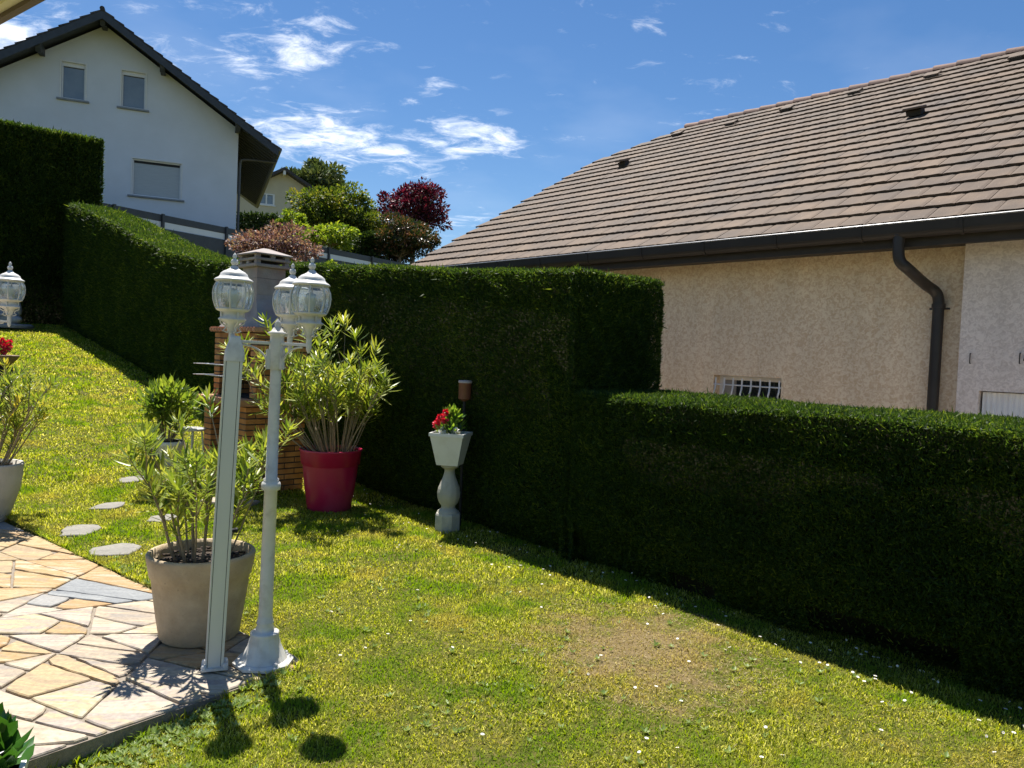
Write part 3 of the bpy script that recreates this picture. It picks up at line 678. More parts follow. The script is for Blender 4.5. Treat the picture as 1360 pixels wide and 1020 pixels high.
# ------------------------------------------------------------------ lamp posts
white = mat('white_lamp_paint', (.70, .685, .64), (.60, .585, .545), 9, .42, .0008, 60, dirt=((.36, .33, .27), 16, .5), specks=((.22, .2, .17), 90, .70))
def glassmat(name, tint=(.9, .95, .95), a=.84):
    m, nt, N, L = _nt(name); o = N.new('ShaderNodeOutputMaterial')
    t = N.new('ShaderNodeBsdfTransparent'); t.inputs[0].default_value = rgba(tint); g = N.new('ShaderNodeBsdfGlossy'); g.inputs[0].default_value = (.95, .97, 1, 1); g.inputs['Roughness'].default_value = .04
    df = N.new('ShaderNodeBsdfTranslucent'); df.inputs[0].default_value = (.75, .8, .8, 1)
    lw = N.new('ShaderNodeLayerWeight'); lw.inputs[0].default_value = .35
    mr = N.new('ShaderNodeMapRange'); mr.inputs[3].default_value = .07; mr.inputs[4].default_value = .75; L.new(lw.outputs['Fresnel'], mr.inputs[0])
    tc = N.new('ShaderNodeTexCoord'); nz = N.new('ShaderNodeTexNoise'); nz.inputs['Scale'].default_value = 30; L.new(tc.outputs['Object'], nz.inputs['Vector'])
    bp = N.new('ShaderNodeBump'); bp.inputs['Distance'].default_value = .004; L.new(nz.outputs['Fac'], bp.inputs['Height']); L.new(bp.outputs[0], g.inputs['Normal'])
    m0 = N.new('ShaderNodeMixShader'); m0.inputs[0].default_value = 1 - a; L.new(t.outputs[0], m0.inputs[1]); L.new(df.outputs[0], m0.inputs[2])
    m1 = N.new('ShaderNodeMixShader'); L.new(mr.outputs[0], m1.inputs[0]); L.new(m0.outputs[0], m1.inputs[1]); L.new(g.outputs[0], m1.inputs[2]); L.new(m1.outputs[0], o.inputs[0])
    return m
lglass = glassmat('lantern_glass')
bulbm = mat('bulb_white', (.8, .8, .76), rough=.3)
ARMZ, ARMR = 1.615, .217
def lantern(parent, x, y):
    T = Matrix.Translation((x, y, 0))
    gp = [(.072, 1.765), (.082, 1.785), (.0905, 1.815), (.093, 1.845), (.0895, 1.87), (.080, 1.893), (.074, 1.903)]
    mb = MB()
    mb.lathe([(.02, 1.66), (.022, 1.672), (.03, 1.69), (.033, 1.70), (.064, 1.716), (.066, 1.722), (.050, 1.732), (.049, 1.752), (.070, 1.760), (.078, 1.766), (.078, 1.772), (.070, 1.776), (.0, 1.776)], 24, T=T)
    for k in range(4):
        a = PI / 4 + k * PI / 2; c, s_ = cos(a), sin(a)
        mb.tube([(x + c * r_, y + s_ * r_, z) for r_, z in ((.062, 1.718), (.058, 1.700), (.036, 1.690), (.032, 1.675), (.046, 1.664), (.02, 1.655))], .004, 6)
        mb.box(T @ Vector((c * .056, s_ * .056, 1.743)), (.008, .008, .03), a)
    for k in range(8):
        a = k * PI / 4 + .2; mb.tube([(x + cos(a) * (r_ + .001), y + sin(a) * (r_ + .001), z) for r_, z in gp], .0042, 6)
    lan = mb.build('lantern', white, parent)
    MB().lathe(gp, 32, T=T).build('glass', lglass, lan)
    cap = MB().lathe([(.074, 1.898), (.080, 1.900), (.090, 1.904), (.091, 1.908), (.084, 1.914), (.070, 1.922), (.064, 1.932), (.062, 1.940), (.050, 1.950), (.034, 1.958), (.022, 1.966), (.016, 1.974), (.011, 1.98), (0, 1.98)], 24, T=T)
    cap.lathe([(.0, 1.978), (.013, 1.983), (.0185, 1.995), (.014, 2.008), (.006, 2.013), (.009, 2.019), (.0105, 2.025), (.006, 2.034), (.0, 2.043)], 12, T=T)
    cap.build('cap', white, lan)
    b = MB().lathe([(.017, 1.776), (.017, 1.80), (.024, 1.815), (.030, 1.84), (.024, 1.862), (0, 1.872)], 14, T=T); b.build('bulb', bulbm, lan)
def lamp_post(label, loc, rz):
    t = thing('lamp_post', label, 'lamp post', loc, rz, 'white three armed garden lamp posts')
    fl = lambda w, z: 1 + .05 * abs(sin(w * 8)) if z > .03 else 1 + 0 * w
    mb = MB(); mb.lathe([(.150, 0), (.150, .012), (.135, .022)], 8, rot=R(22.5), smooth=False)
    mb.lathe([(.118, .020), (.098, .045), (.080, .085), (.068, .13), (.066, .148)], 48, flute=fl)
    mb.lathe([(.070, .146), (.071, .156), (.062, .160), (.048, .163), (.044, .175), (.040, .20), (.043, .205), (.040, .212), (.0345, .24)], 24)
    for k in range(4): a = R(45 + 90 * k); mb.lathe([(.012, .012), (.012, .026), (.007, .032), (0, .032)], 8, c=(cos(a) * .122, sin(a) * .122, 0))
    mb.build('base', white, t)
    mb = MB(); mb.lathe([(.0345, .235), (.0335, .5), (.032, .875), (.046, .882), (.048, .905), (.044, .918), (.036, .925), (.038, .935), (.029, .942), (.0275, 1.2), (.0265, 1.50)], 20)
    mb.build('shaft', white, t)
    mb = MB(); mb.lathe([(.030, 1.485), (.033, 1.49), (.034, 1.53), (.037, 1.56), (.037, 1.60), (.034, 1.635), (.034, 1.655), (.046, 1.662), (.047, 1.668), (.030, 1.676), (.022, 1.69), (.013, 1.70), (.016, 1.71), (.010, 1.725), (0, 1.74)], 20)
    angs = [R(210), R(90), R(-30)]
    for a in angs:
        mb.box(None, (.03, .022, .10), M=Matrix.Rotation(a, 4, 'Z') @ Matrix.Translation((.036, 0, 1.535)), b=.004)
        for s_ in (-1, 1): mb.ball(Matrix.Rotation(a, 4, 'Z') @ Vector((.052, s_ * .012, 1.498)), .004, 1)
    mb.build('hub', white, t)
    for a in angs:
        Tm = Matrix.Rotation(a, 4, 'Z'); mb = MB()
        mb.box(None, (ARMR - .02, .016, .016), M=Tm @ Matrix.Translation((ARMR / 2 + .015, 0, ARMZ)), b=.003)
        mb.tube([Tm @ Vector((.045 + .13 * (1 - cos(w)) , 0, 1.51 + .092 * sin(w))) for w in [i * PI / 2 / 8 for i in range(9)]], .0055, 6)
        mb.tube([Tm @ Vector((ARMR, 0, z)) for z in (1.575, 1.59, 1.60, 1.66)], [.004, .012, .013, .015], 10)
        mb.build('arm', white, t)
        lantern(t, cos(a) * ARMR, sin(a) * ARMR)
    t.rotation_euler = (0, .011, rz); return t
LB = gnd(350, 879, .005)
lp = lamp_post('white three headed lamp post standing on the terrace tip beside the big beige pot', (LB.x, LB.y, .004), 0)
l2 = copy_tree(lp); q = at(13, 384, 5.5); l2.rotation_euler = (0, 0, R(-8)); a = R(-8 + 0)
l2['label'] = 'white lamp post cut off at the left edge, one lantern before the dark hedge'
ax = cos(R(210) + R(150)) * ARMR; l2.rotation_euler = (0, 0, R(150)); l2.location = (q.x - ax, q.y - sin(R(360)) * ARMR, q.z - 1.845)
print('lamp2 z', q.z - 1.845)
# lamp foot block for the second post
mb = MB(); mb.box((0, 0, 0), (.2, .2, .2), 0, b=.01); tag(mb.build('plinth', mat('cast_stone', (.42, .4, .36), (.5, .47, .42), 14, .85, .003), loc=(l2.location.x, l2.location.y, l2.location.z - .1)), 'square cast stone plinth under the left lamp post', 'plinth')

# aluminium post
alu = mat('aluminium_profile', (.60, .61, .58), (.68, .68, .64), 5, .36, metal=.15, stretch=(1, 1, .12)); alud = mat('dark_rubber', (.015, .015, .016), rough=.7)
pb_ = gnd(285, 888, .005); pt_ = at(313, 446, pb_.y - .02)
ax_ = (pt_ - pb_); HL = ax_.length; ax_.normalize()
t = thing('aluminium_post', 'tall grey aluminium profile post with white cap, in front of the beige pot', 'post', pb_)
qr = Vector((0, 0, 1)).rotation_difference(ax_).to_matrix().to_4x4() @ Matrix.Rotation(R(24), 4, 'Z')
mb = MB(); mb.box(None, (.074, .054, HL - .12), M=qr @ Matrix.Translation((0, 0, (HL - .12) / 2 + .012)))
mb.build('channel', alud, t)
mb = MB()
for (x, y, w, d) in ((-.0065, 0, .058, .062), (.0315, 0, .013, .066), (-.0415, 0, .007, .060)):
    mb.box(None, (w, d, HL - .125), M=qr @ Matrix.Translation((x, y, (HL - .125) / 2 + .012)), b=.0015)
mb.build('profile', alu, t)
mb = MB()
secs = [(HL - .122, .094, .076), (HL - .08, .092, .074), (HL - .045, .072, .060), (HL - .012, .048, .046), (HL, .044, .042)]
vs = []
for z, w, d in secs:
    for k in range(16):
        a = 2 * PI * k / 16; c, s_ = cos(a), sin(a); e = .35; vs.append(qr @ Vector((math.copysign(abs(c) ** e, c) * w / 2, math.copysign(abs(s_) ** e, s_) * d / 2, z)))
mb.add(vs, [(i * 16 + k, i * 16 + (k + 1) % 16, i * 16 + 16 + (k + 1) % 16, i * 16 + 16 + k) for i in range(4) for k in range(16)] + [tuple(range(64, 80))], 0, True)
mb.build('cap', white, t)
mb = MB(); mb.box((0, 0, .012), (.125, .10, .014), R(20), b=.003)
for sx_ in (-1, 1):
    for sy in (-1, 1):
        p = Matrix.Rotation(R(20), 4, 'Z') @ Vector((sx_ * .048, sy * .036, 0)); mb.lathe([(.014, .012), (.014, .028), (.009, .036), (0, .036)], 8, c=p)
mb.build('base_plate', white, t)
kz = .69; mb = MB(); mb.lathe([(.009, 0), (.009, .02), (.013, .022), (.013, .032), (0, .034)], 10, T=qr @ Matrix.Translation((.034, 0, kz)) @ Matrix.Rotation(R(90), 4, 'Y')); mb.build('knob', alud, t)

# ------------------------------------------------------------------ potted plants
sand = mat('sandstone_pot', (.38, .29, .18), (.52, .42, .28), 7, .88, .004, 90, dirt=((.20, .165, .12), 4, .6), specks=((.14, .12, .09), 70, .66))
pale = mat('pale_concrete_pot', (.50, .46, .40), (.60, .56, .49), 7, .85, .002, 90, dirt=((.33, .3, .25), 5, .4))
redp = mat('magenta_plastic', (.40, .012, .055), (.46, .020, .075), 3, .32, .0004, 40, dirt=((.42, .16, .17), 3.5, .30))
whip = mat('white_plastic', (.72, .72, .68), (.66, .66, .63), 5, .4, dirt=((.5, .48, .4), 9, .3))
soil = mat('potting_soil', (.035, .025, .018), (.09, .065, .045), 60, .95, .02, 80)
bark = mat('oleander_stem', (.20, .15, .09), (.32, .25, .16), 25, .8, .001)
ole1 = leafmat('oleander_leaf', [(.08, .13, .02), (.17, .24, .03), (.29, .34, .05), (.46, .46, .10)], .40, .38, nscale=5, spec=.45)
ole2 = leafmat('oleander_leaf_yellow', [(.10, .17, .02), (.20, .27, .04), (.34, .36, .06), (.55, .42, .06)], .42, .38, nscale=6, spec=.45)
def pot(mb, prof, n=40, mi=0, flute=None): mb.lathe(prof, n, mi=mi, flute=flute)
def oleander(t, z0, r0, ns, Hh, spread, seed, leafL, leafW, m_leaf, lean=(0, 0), upb=.55, low=.45, whorl=6, wide=.12):
    r = np.random.default_rng(seed); st = MB(); P, D, U, Ls, Ws = [], [], [], [], []
    def stem(p, d, l, rad, depth):
        path = [p]; k = 7; d = d.copy(); cur = p.copy()
        for i in range(k):
            d = d + np.array([r.normal(0, .05), r.normal(0, .05), .05]); d /= np.linalg.norm(d); cur = cur + d * l / k; path.append(cur.copy())
        st.tube(path, list(np.linspace(rad, rad * .5, k + 1)), 6, 0, caps=False)
        if depth > 0:
            nbr = r.integers(2, 4)
            for b in range(nbr):
                a = r.uniform(0, 6.28); o = np.array([cos(a), sin(a), 0]) * .5; dd = d + o; dd /= np.linalg.norm(dd); i0 = r.integers(4, k + 1)
                stem(path[i0], dd, l * r.uniform(.35, .6), rad * .6, depth - 1)
        if depth == 0 or r.random() < .85:
            nw = int(whorl + r.integers(0, 3))
            for j in range(nw):
                f = 1 - j * .075; ii = f * k; i0 = min(int(ii), k - 1); c = path[i0] + (path[i0 + 1] - path[i0]) * (ii - i0)
                a0 = j * 1.05 + r.uniform(0, .4); n3 = 4 if j < 3 else 3
                for m in range(n3):
                    a = a0 + m * 6.283 / n3 + r.normal(0, .15); e1 = np.cross(d, [0, 0, 1.]) + 1e-4; e1 /= np.linalg.norm(e1); e2 = np.cross(d, e1)
                    rad_ = e1 * cos(a) + e2 * sin(a); op = r.uniform(.35, .85) + wide + .07 * j
                    dd = d * cos(op) + rad_ * sin(op) + np.array([0, 0, .1]); P.append(c); D.append(dd); U.append(np.cross(dd, [0, 0, 1.]) + r.normal(0, .15, 3)); s_ = r.uniform(.7, 1.12) * (.72 if j == 0 else 1); Ls.append(leafL * s_); Ws.append(leafW * s_)
    for i in range(ns):
        a = 6.283 * (i + r.uniform(0, .8)) / ns; rr = r0 * math.sqrt(r.uniform(.02, .8)); tilt = spread * (rr / r0) * r.uniform(.5, 1.15) + .05
        p = np.array([cos(a) * rr, sin(a) * rr, z0]); d = np.array([cos(a) * sin(tilt) + lean[0], sin(a) * sin(tilt) + lean[1], cos(tilt)]); d /= np.linalg.norm(d)
        stem(p, d, Hh * r.uniform(low, .72), r.uniform(.0055, .0095) * (1 + Hh * .1), 1)
    st.build('stems', bark, t)
    v, f = lance(np.array(P), np.array(D), np.array(U), np.array(Ls), np.array(Ws), r.uniform(-.1, .16, len(P)))
    npmesh('foliage', v, f, m_leaf, t)
def soilpart(t, r_, z):
    mb = MB(); r = random.Random(4)
    mb.lathe([(r_, z - .01), (r_ * .6, z + .012), (0, z + .02)], 20)
    for _ in range(170): a = r.uniform(0, 6.28); q = r_ * math.sqrt(r.random()) * .96; mb.box((cos(a) * q, sin(a) * q, z + .015), (r.uniform(.01, .035), r.uniform(.008, .02), r.uniform(.006, .014)), r.uniform(0, 3))
    mb.build('soil', soil, t)
# near beige pot
c = gnd(263, 845); c = Vector((c.x, c.y + .02, .003))
t = thing('potted_oleander', 'sparse oleander in a big round beige stone pot behind the aluminium post', 'potted plant', c)
sc_ = lambda w, z: 1 + (.006 * abs(sin(w * 26)) if z > .44 else 0)
mb = MB(); pot(mb, [(.198, 0), (.207, .012), (.225, .12), (.244, .26), (.253, .335), (.262, .345), (.272, .40), (.278, .445), (.280, .458), (.272, .468), (.256, .466), (.250, .44), (.245, .40), (0, .40)], 96, flute=sc_); mb.build('pot', sand, t)
soilpart(t, .246, .41); oleander(t, .41, .20, 16, .84, .68, 31, .12, .020, ole1, (.06, 0), low=.36)
# red pot
c = gnd(437, 677); t = thing('potted_oleander', 'large bushy oleander in a tall magenta red pot before the hedge', 'potted plant', (c.x, c.y, GZ(c.x, c.y)))
mb = MB(); pot(mb, [(.205, 0), (.215, .012), (.250, .25), (.270, .44), (.272, .455), (.288, .462), (.300, .585), (.308, .592), (.308, .606), (.296, .608), (.285, .595), (.28, .55), (0, .55)], 48); mb.build('pot', redp, t)
soilpart(t, .28, .56); oleander(t, .56, .24, 50, 1.40, .85, 23, .16, .027, ole1, (-.20, 0), low=.30, whorl=4, wide=.25)
# left pot
c = gnd(-14, 692); t = thing('potted_oleander', 'thin branched oleander in a pale rounded stone pot at the left edge', 'potted plant', (c.x, c.y, .003))
mb = MB(); pot(mb, [(.12, 0), (.13, .012), (.175, .12), (.222, .28), (.240, .40), (.243, .47), (.248, .49), (.24, .505), (.222, .50), (.218, .46), (0, .45)], 48); mb.build('pot', pale, t)
soilpart(t, .216, .455); oleander(t, .455, .17, 22, 1.0, .85, 57, .10, .018, ole2, (.12, 0), low=.36)
# leafy shrub in a white pot on a stand
dleaf = leafmat('glossy_shrub_leaf', [(.05, .10, .015), (.11, .18, .025), (.22, .30, .04), (.38, .42, .08)], .42, .28, nscale=4, spec=.6)
def shrub(t, c, rx, rz, n, L_, W_, m, seed, nst=14, z0=None):
    r = np.random.default_rng(seed); c = np.array(c)
    st = MB(); tips = []
    for i in range(nst):
        a = r.uniform(0, 6.28); e = r.uniform(.1, 1.3); tip = c + np.array([cos(a) * sin(e) * rx, sin(a) * sin(e) * rx, cos(e) * rz]) * r.uniform(.6, .95); b = np.array([cos(a) * .05, sin(a) * .05, z0])
        mid = (b + tip) / 2 + np.array([0, 0, -.03]); st.tube([b, mid, tip], [.007, .005, .002], 5, caps=False)
        for _ in range(3): tips.append(mid + (tip - mid) * r.uniform(.3, 1))
        tips.append(tip)
    st.build('stems', bark, t)
    k = n // len(tips); P = []; D = []
    for tp in tips:
        for _ in range(k):
            o = r.normal(0, 1, 3); o /= np.linalg.norm(o); P.append(tp + o * r.uniform(0, .085) * rx / .3); D.append(o * .8 + (tp - c) * 1.2 + np.array([0, 0, .25]))
    P = np.array(P); D = np.array(D); U = np.cross(D, [0, 0, 1.]) + r.normal(0, .4, P.shape)
    v, f = lance(P, D, U, L_ * r.uniform(.6, 1.2, len(P)), W_ * r.uniform(.7, 1.2, len(P)), r.uniform(-.05, .25, len(P))); npmesh('foliage', v, f, m, t)
c = at(222, 590, 8.0); zg = GZ(c.x, c.y)
t = thing('plant_stand', 'low dark metal stand under the leafy shrub in the white pot', 'plant stand', (c.x, c.y, zg))
MB().lathe([(.17, .262), (.175, .267), (.175, .279), (0, .279)], 20).build('tray', alud, t)
for k in range(4): a = R(40 + 90 * k); MB().tube([(cos(a) * .14, sin(a) * .14, .27), (cos(a) * .17, sin(a) * .17, 0)], .009, 6).build('leg', alud, t)
t = thing('potted_shrub', 'round glossy leafed shrub in a shallow white pot on the dark stand', 'potted plant', (c.x, c.y, zg + .28))
mb = MB(); pot(mb, [(.11, 0), (.12, .01), (.15, .2), (.165, .21), (.168, .25), (.16, .255), (.15, .24), (0, .23)], 32); mb.build('pot', whip, t)
soilpart(t, .15, .235); shrub(t, (0, 0, .50), .40, .36, 1500, .085, .034, dleaf, 3, 24, .24)
# white stool
c = at(256, 568, 8.25); zg = GZ(c.x, c.y); hh = c.z - zg
t = thing('garden_stool', 'small round white stool with thin metal legs left of the barbecue', 'stool', (c.x, c.y, zg))
MB().lathe([(.12, hh - .03), (.135, hh - .02), (.135, hh - .006), (.12, hh), (0, hh + .003)], 24).build('seat', whip, t)
for k in range(4): a = R(20 + 90 * k); MB().tube([(cos(a) * .09, sin(a) * .09, hh - .02), (cos(a) * .15, sin(a) * .15, 0)], .009, 6).build('leg', alu, t)

# baluster pedestal with planter
cast = mat('weathered_cast_stone', (.36, .35, .29), (.48, .46, .39), 12, .9, .004, 50, dirt=((.18, .18, .12), 6, .55), specks=((.5, .5, .42), 40, .64))
c = gnd(594, 706); zg = GZ(c.x, c.y); BAL = c
t = thing('baluster_pedestal', 'weathered turned stone baluster carrying the square white planter', 'pedestal', (c.x, c.y, zg))
fl = lambda w, z: 1 + (.045 * abs(sin(w * 6)) if .27 < z < .5 else 0)
MB().lathe([(.118, 0), (.118, .15), (.112, .165), (.108, .17)], 8, rot=R(22.5), smooth=False).build('foot', cast, t)
MB().lathe([(.095, .168), (.096, .185), (.075, .20), (.062, .215), (.064, .235), (.085, .26), (.099, .31), (.101, .35), (.092, .40), (.072, .45), (.055, .50), (.046, .54), (.048, .565), (.065, .575), (.080, .585), (.080, .605), (0, .605)], 48, flute=fl).build('shaft', cast, t)
t = thing('planter', 'square white planter of red flowers on top of the stone baluster', 'planter', (c.x, c.y, zg + .606), R(-12))
def sqpot(mb, w0, w1, h, mi=0, rimw=.018):
    for a, (z0, z1) in (((w0, w1), (0, h - .03)), ((w1 + rimw, w1 + rimw), (h - .03, h))):
        q = [(s1 * w / 2, s2 * w / 2, z) for w, z in ((a[0], z0), (a[1], z1)) for s1, s2 in ((-1, -1), (1, -1), (1, 1), (-1, 1))]
        mb.add(q, [(0, 1, 5, 4), (1, 2, 6, 5), (2, 3, 7, 6), (3, 0, 4, 7), (3, 2, 1, 0)] + ([] if z0 == 0 else []), mi)
    W1 = w1 + rimw; wi = w1 - .012
    q = [(s1 * w / 2, s2 * w / 2, h) for w in (W1, wi) for s1, s2 in ((-1, -1), (1, -1), (1, 1), (-1, 1))] + [(s1 * wi / 2, s2 * wi / 2, h - .04) for s1, s2 in ((-1, -1), (1, -1), (1, 1), (-1, 1))]
    mb.add(q, [(0, 1, 5, 4), (1, 2, 6, 5), (2, 3, 7, 6), (3, 0, 4, 7), (4, 5, 9, 8), (5, 6, 10, 9), (6, 7, 11, 10), (7, 4, 8, 11)], mi)
    return mb
sqpot(MB(), .195, .30, .29).build('pot', whip, t)
mb = MB(); mb.box((0, 0, .25), (.27, .27, .02)); mb.build('soil', soil, t)
bleaf = leafmat('bright_leaf', [(.03, .09, .015), (.08, .18, .02), (.20, .32, .04), (.36, .45, .08)], .4, .35, nscale=7)
redf = leafmat('red_petal', [(.45, .008, .02), (.62, .02, .05), (.7, .05, .12)], .3, .5, tcol=(1.2, .6, .6)); whf = leafmat('white_petal', [(.7, .7, .7), (.8, .8, .78)], .2, .5)
def bouquet(t, z0, n, Rr, Hh, flowers, seed, lm=None, L_=.06, W_=.03, fsz=.035):
    r = np.random.default_rng(seed); n = int(n); a = r.uniform(0, 6.28, n); e = r.uniform(0, 1.45, n); k = r.uniform(.35, 1, n) ** .6
    P = np.stack([np.cos(a) * np.sin(e) * Rr * k, np.sin(a) * np.sin(e) * Rr * k, z0 + np.cos(e) * Hh * k], 1)
    D = np.stack([np.cos(a) * np.sin(e), np.sin(a) * np.sin(e), np.cos(e) * .8 + .3], 1) + r.normal(0, .35, (n, 3)); U = np.cross(D, [0, 0, 1.]) + r.normal(0, .4, (n, 3))
    v, f = lance(P, D, U, L_ * r.uniform(.6, 1.2, n), W_ * r.uniform(.7, 1.2, n), .15); npmesh('foliage', v, f, lm or bleaf, t)
    st = MB()
    for i in range(12): st.tube([(0.02 * r.normal(), .02 * r.normal(), z0 - .02), tuple(P[i])], [.004, .002], 5, caps=False)
    for (fx, fy, fz, kind) in flowers:
        c = np.array([fx, fy, fz]); m = 26; o = unit(r.normal(size=(m, 3)) + np.array([0, 0, .35])); PP = c + o * fsz * .25
        v, f = lance(PP, o + r.normal(0, .2, (m, 3)), np.cross(o, r.normal(size=(m, 3))), fsz * r.uniform(.7, 1.1, m), fsz * .75, .2)
        npmesh('flower', v, f, redf if kind == 'r' else whf, t); st.tube([(0, 0, z0), (fx * .7, fy * .7, (z0 + fz) / 2), (fx, fy, fz)], [.004, .003, .002], 5, caps=False)
    st.build('stems', mat('green_stem', (.06, .12, .03)) if 'green_stem' not in bpy.data.materials else bpy.data.materials['green_stem'], t)
bouquet(t, .26, 210, .14, .24, [(-.115, -.06, .385, 'r'), (-.075, -.09, .425, 'r'), (-.045, -.05, .47, 'r'), (-.135, -.02, .35, 'r'), (-.03, -.10, .40, 'r'), (-.05, -.13, .31, 'w'), (.075, -.12, .31, 'w'), (.09, -.1, .285, 'w')], 5)
# solar torch
brown = mat('brown_plastic', (.15, .055, .04), (.19, .075, .055), 6, .45); capm = mat('pale_cap', (.5, .42, .38), rough=.4)
c = at(617, 530, 7.05); zg = GZ(c.x, c.y)
t = thing('garden_torch', 'brown cylindrical garden light on a thin black pole against the hedge', 'garden light', (c.x, c.y, zg)); z = c.z - zg
MB().tube([(0, 0, 0), (0, 0, z)], .014, 10).build('pole', alud, t)
MB().lathe([(.02, z - .02), (.035, z - .005), (.056, z), (.058, z + .004), (.058, z + .145), (.062, z + .15)], 24).build('housing', brown, t)
MB().lathe([(.063, z + .148), (.064, z + .166), (.056, z + .172), (0, z + .174)], 24).build('cap', capm, t)

# bowl of red flowers on a dark stump, far left
c = at(1, 470, 11.0); zg = GZ(c.x, c.y); hh = c.z - zg - .19
t = thing('tree_stump', 'dark wooden stump carrying the brown flower bowl at the left edge', 'stump', (c.x, c.y, zg))
MB().lathe([(.17, 0), (.15, .1), (.145, hh), (0, hh)], 14, flute=lambda w, z: 1 + .05 * sin(w * 5)).build('trunk', mat('dark_wood', (.03, .022, .016), (.06, .045, .03), 12, .9, .01), t)
t = thing('flower_bowl', 'shallow brown bowl of red flowers on the dark stump', 'flower bowl', (c.x, c.y, zg + hh))
MB().lathe([(.07, 0), (.13, .04), (.2, .11), (.225, .16), (.235, .165), (.225, .175), (.2, .16), (0, .15)], 32).build('bowl', mat('brown_terracotta', (.16, .11, .07), (.22, .15, .1), 9, .8, .002), t)
bouquet(t, .16, 120, .16, .2, [(.0, -.1, .33, 'r'), (.09, -.08, .30, 'r'), (.05, -.05, .37, 'r'), (-.06, -.08, .34, 'r'), (.13, -.02, .36, 'r'), (.1, -.1, .22, 'r'), (-.14, -.05, .28, 'r'), (.16, -.06, .29, 'r')], 9, fsz=.05)

# leafy plant in a white pot at the lower left corner
c = at(-28, 1000, 2.25); zg = GZ(c.x, c.y)
t = thing('potted_plant', 'broad leafed green plant in a white square pot at the lower left corner', 'potted plant', (c.x, c.y, zg), R(25)); hh = c.z - zg - .06
sqpot(MB(), .17, .22, hh).build('pot', whip, t); mb = MB(); mb.box((0, 0, hh - .04), (.19, .19, .02)); mb.build('soil', soil, t)
bigleaf = leafmat('broad_leaf', [(.015, .06, .012), (.03, .10, .018), (.05, .15, .02), (.14, .26, .04)], .28, .3, nscale=6, spec=.6)
bouquet(t, hh - .03, 150, .11, .17, [], 15, bigleaf, .085, .05)

# Buddha statue
stone = mat('grey_statue_stone', (.22, .23, .24), (.36, .36, .36), 10, .8, .01, 20)
c = at(9, 437, 21.3); zg = GZ(c.x, c.y) + .02; z1 = 0
t = thing('statue', 'grey stone seated statue in the shade at the foot of the far hedge', 'statue', (c.x, c.y, zg))
mb = MB(); mb.lathe([(.50, 0), (.52, .05), (.47, .10), (0, .10)], 28); mb.build('base', stone, t)
bm = bmesh.new()
def ell(c, s, rot=None):
    r_ = bmesh.ops.create_icosphere(bm, subdivisions=3, radius=1, matrix=Matrix.Translation(c) @ (rot or Matrix()) @ Matrix.Diagonal((*s, 1)))
ell((0, 0, .22), (.30, .24, .15)); ell((0, .02, .45), (.20, .15, .26)); ell((0, .02, .62), (.235, .13, .12)); ell((0, 0, .77), (.06, .06, .09)); ell((0, -.01, .90), (.10, .11, .135)); ell((0, .0, 1.03), (.05, .05, .05))
for s_ in (-1, 1):
    ell((s_ * .26, -.13, .19), (.22, .11, .095), Matrix.Rotation(s_ * R(-28), 4, 'Z')); ell((s_ * .245, .0, .48), (.065, .07, .19), Matrix.Rotation(s_ * R(-12), 4, 'Y')); ell((s_ * .15, -.16, .31), (.16, .055, .055), Matrix.Rotation(s_ * R(30), 4, 'Z')); ell((s_ * .1, 0, .89), (.02, .03, .055))
ell((0, -.115, .885), (.018, .03, .03)); ell((0, -.22, .29), (.09, .05, .035))
me = bpy.data.meshes.new('body'); bm.to_mesh(me); bm.free(); me.materials.append(stone)
o = bpy.data.objects.new('body', me); COL.objects.link(o); o.parent = t
md = o.modifiers.new('r', 'REMESH'); md.mode = 'VOXEL'; md.voxel_size = .02; md.use_smooth_shade = True; t.scale = (1.25, 1.25, 1.2)

# ------------------------------------------------------------------ brick barbecue
brick = mat('orange_brick', (.42, .17, .045), (.58, .28, .10), 8, .85, .003, 60, island=.38, dirt=((.16, .09, .05), 5, .35))
mort = mat('brick_mortar', (.07, .055, .045), (.11, .09, .07), 40, .95, .003)
conc = mat('hood_concrete', (.24, .21, .195), (.36, .325, .30), 5, .85, .003, 60, dirt=((.42, .22, .18), 2.2, .5)); terra = mat('terracotta', (.44, .22, .12), (.55, .30, .18), 12, .8, .002, island=.15)
soot = mat('soot', (.012, .011, .010), rough=.95); steel = mat('grill_steel', (.45, .45, .46), rough=.35, metal=.8)
C0 = at(323, 650, 7.95); zb = GZ(-2.8, 8.5) - .01
t = thing('barbecue', 'orange brick garden barbecue with a tapering concrete hood and chimney', 'barbecue', (C0.x, C0.y, zb), R(-44.4))
bb = MB(); rb = random.Random(2)
def bwall(x0, x1, y0, y1, z0, z1, z1f=None):
    bb.box(((x0 + x1) / 2, (y0 + y1) / 2, (z0 + z1) / 2), (x1 - x0 - .02, y1 - y0 - .02, z1 - z0 - .004), mi=1)
    alongx = (x1 - x0) > (y1 - y0); Lh = (x1 - x0) if alongx else (y1 - y0); nc = max(1, round((z1 - z0) / .062)); ch = (z1 - z0) / nc
    for c in range(nc):
        nb = max(1, round(Lh / .215)); bl = Lh / nb; cuts = [0] + [bl * (i + (.5 if c % 2 else 0)) for i in range(0 if c % 2 else 1, nb)] + [Lh]
        cuts = sorted(set(round(k, 4) for k in cuts if 0 <= k <= Lh))
        for a, b in zip(cuts[:-1], cuts[1:]):
            if b - a < .02: continue
            e = rb.uniform(-.0015, .0015); m = (a + b) / 2; l = b - a - .009
            cz = z0 + ch * (c + .5)
            if alongx: bb.box((x0 + m, (y0 + y1) / 2, cz), (l - .004, y1 - y0 + e, ch - .014), b=.002)
            else: bb.box(((x0 + x1) / 2, y0 + m, cz), (x1 - x0 + e, l - .004, ch - .014), b=.002)
for x0 in (-1.0, -.18): bwall(x0, x0 + .18, 0, .70, 0, .92)
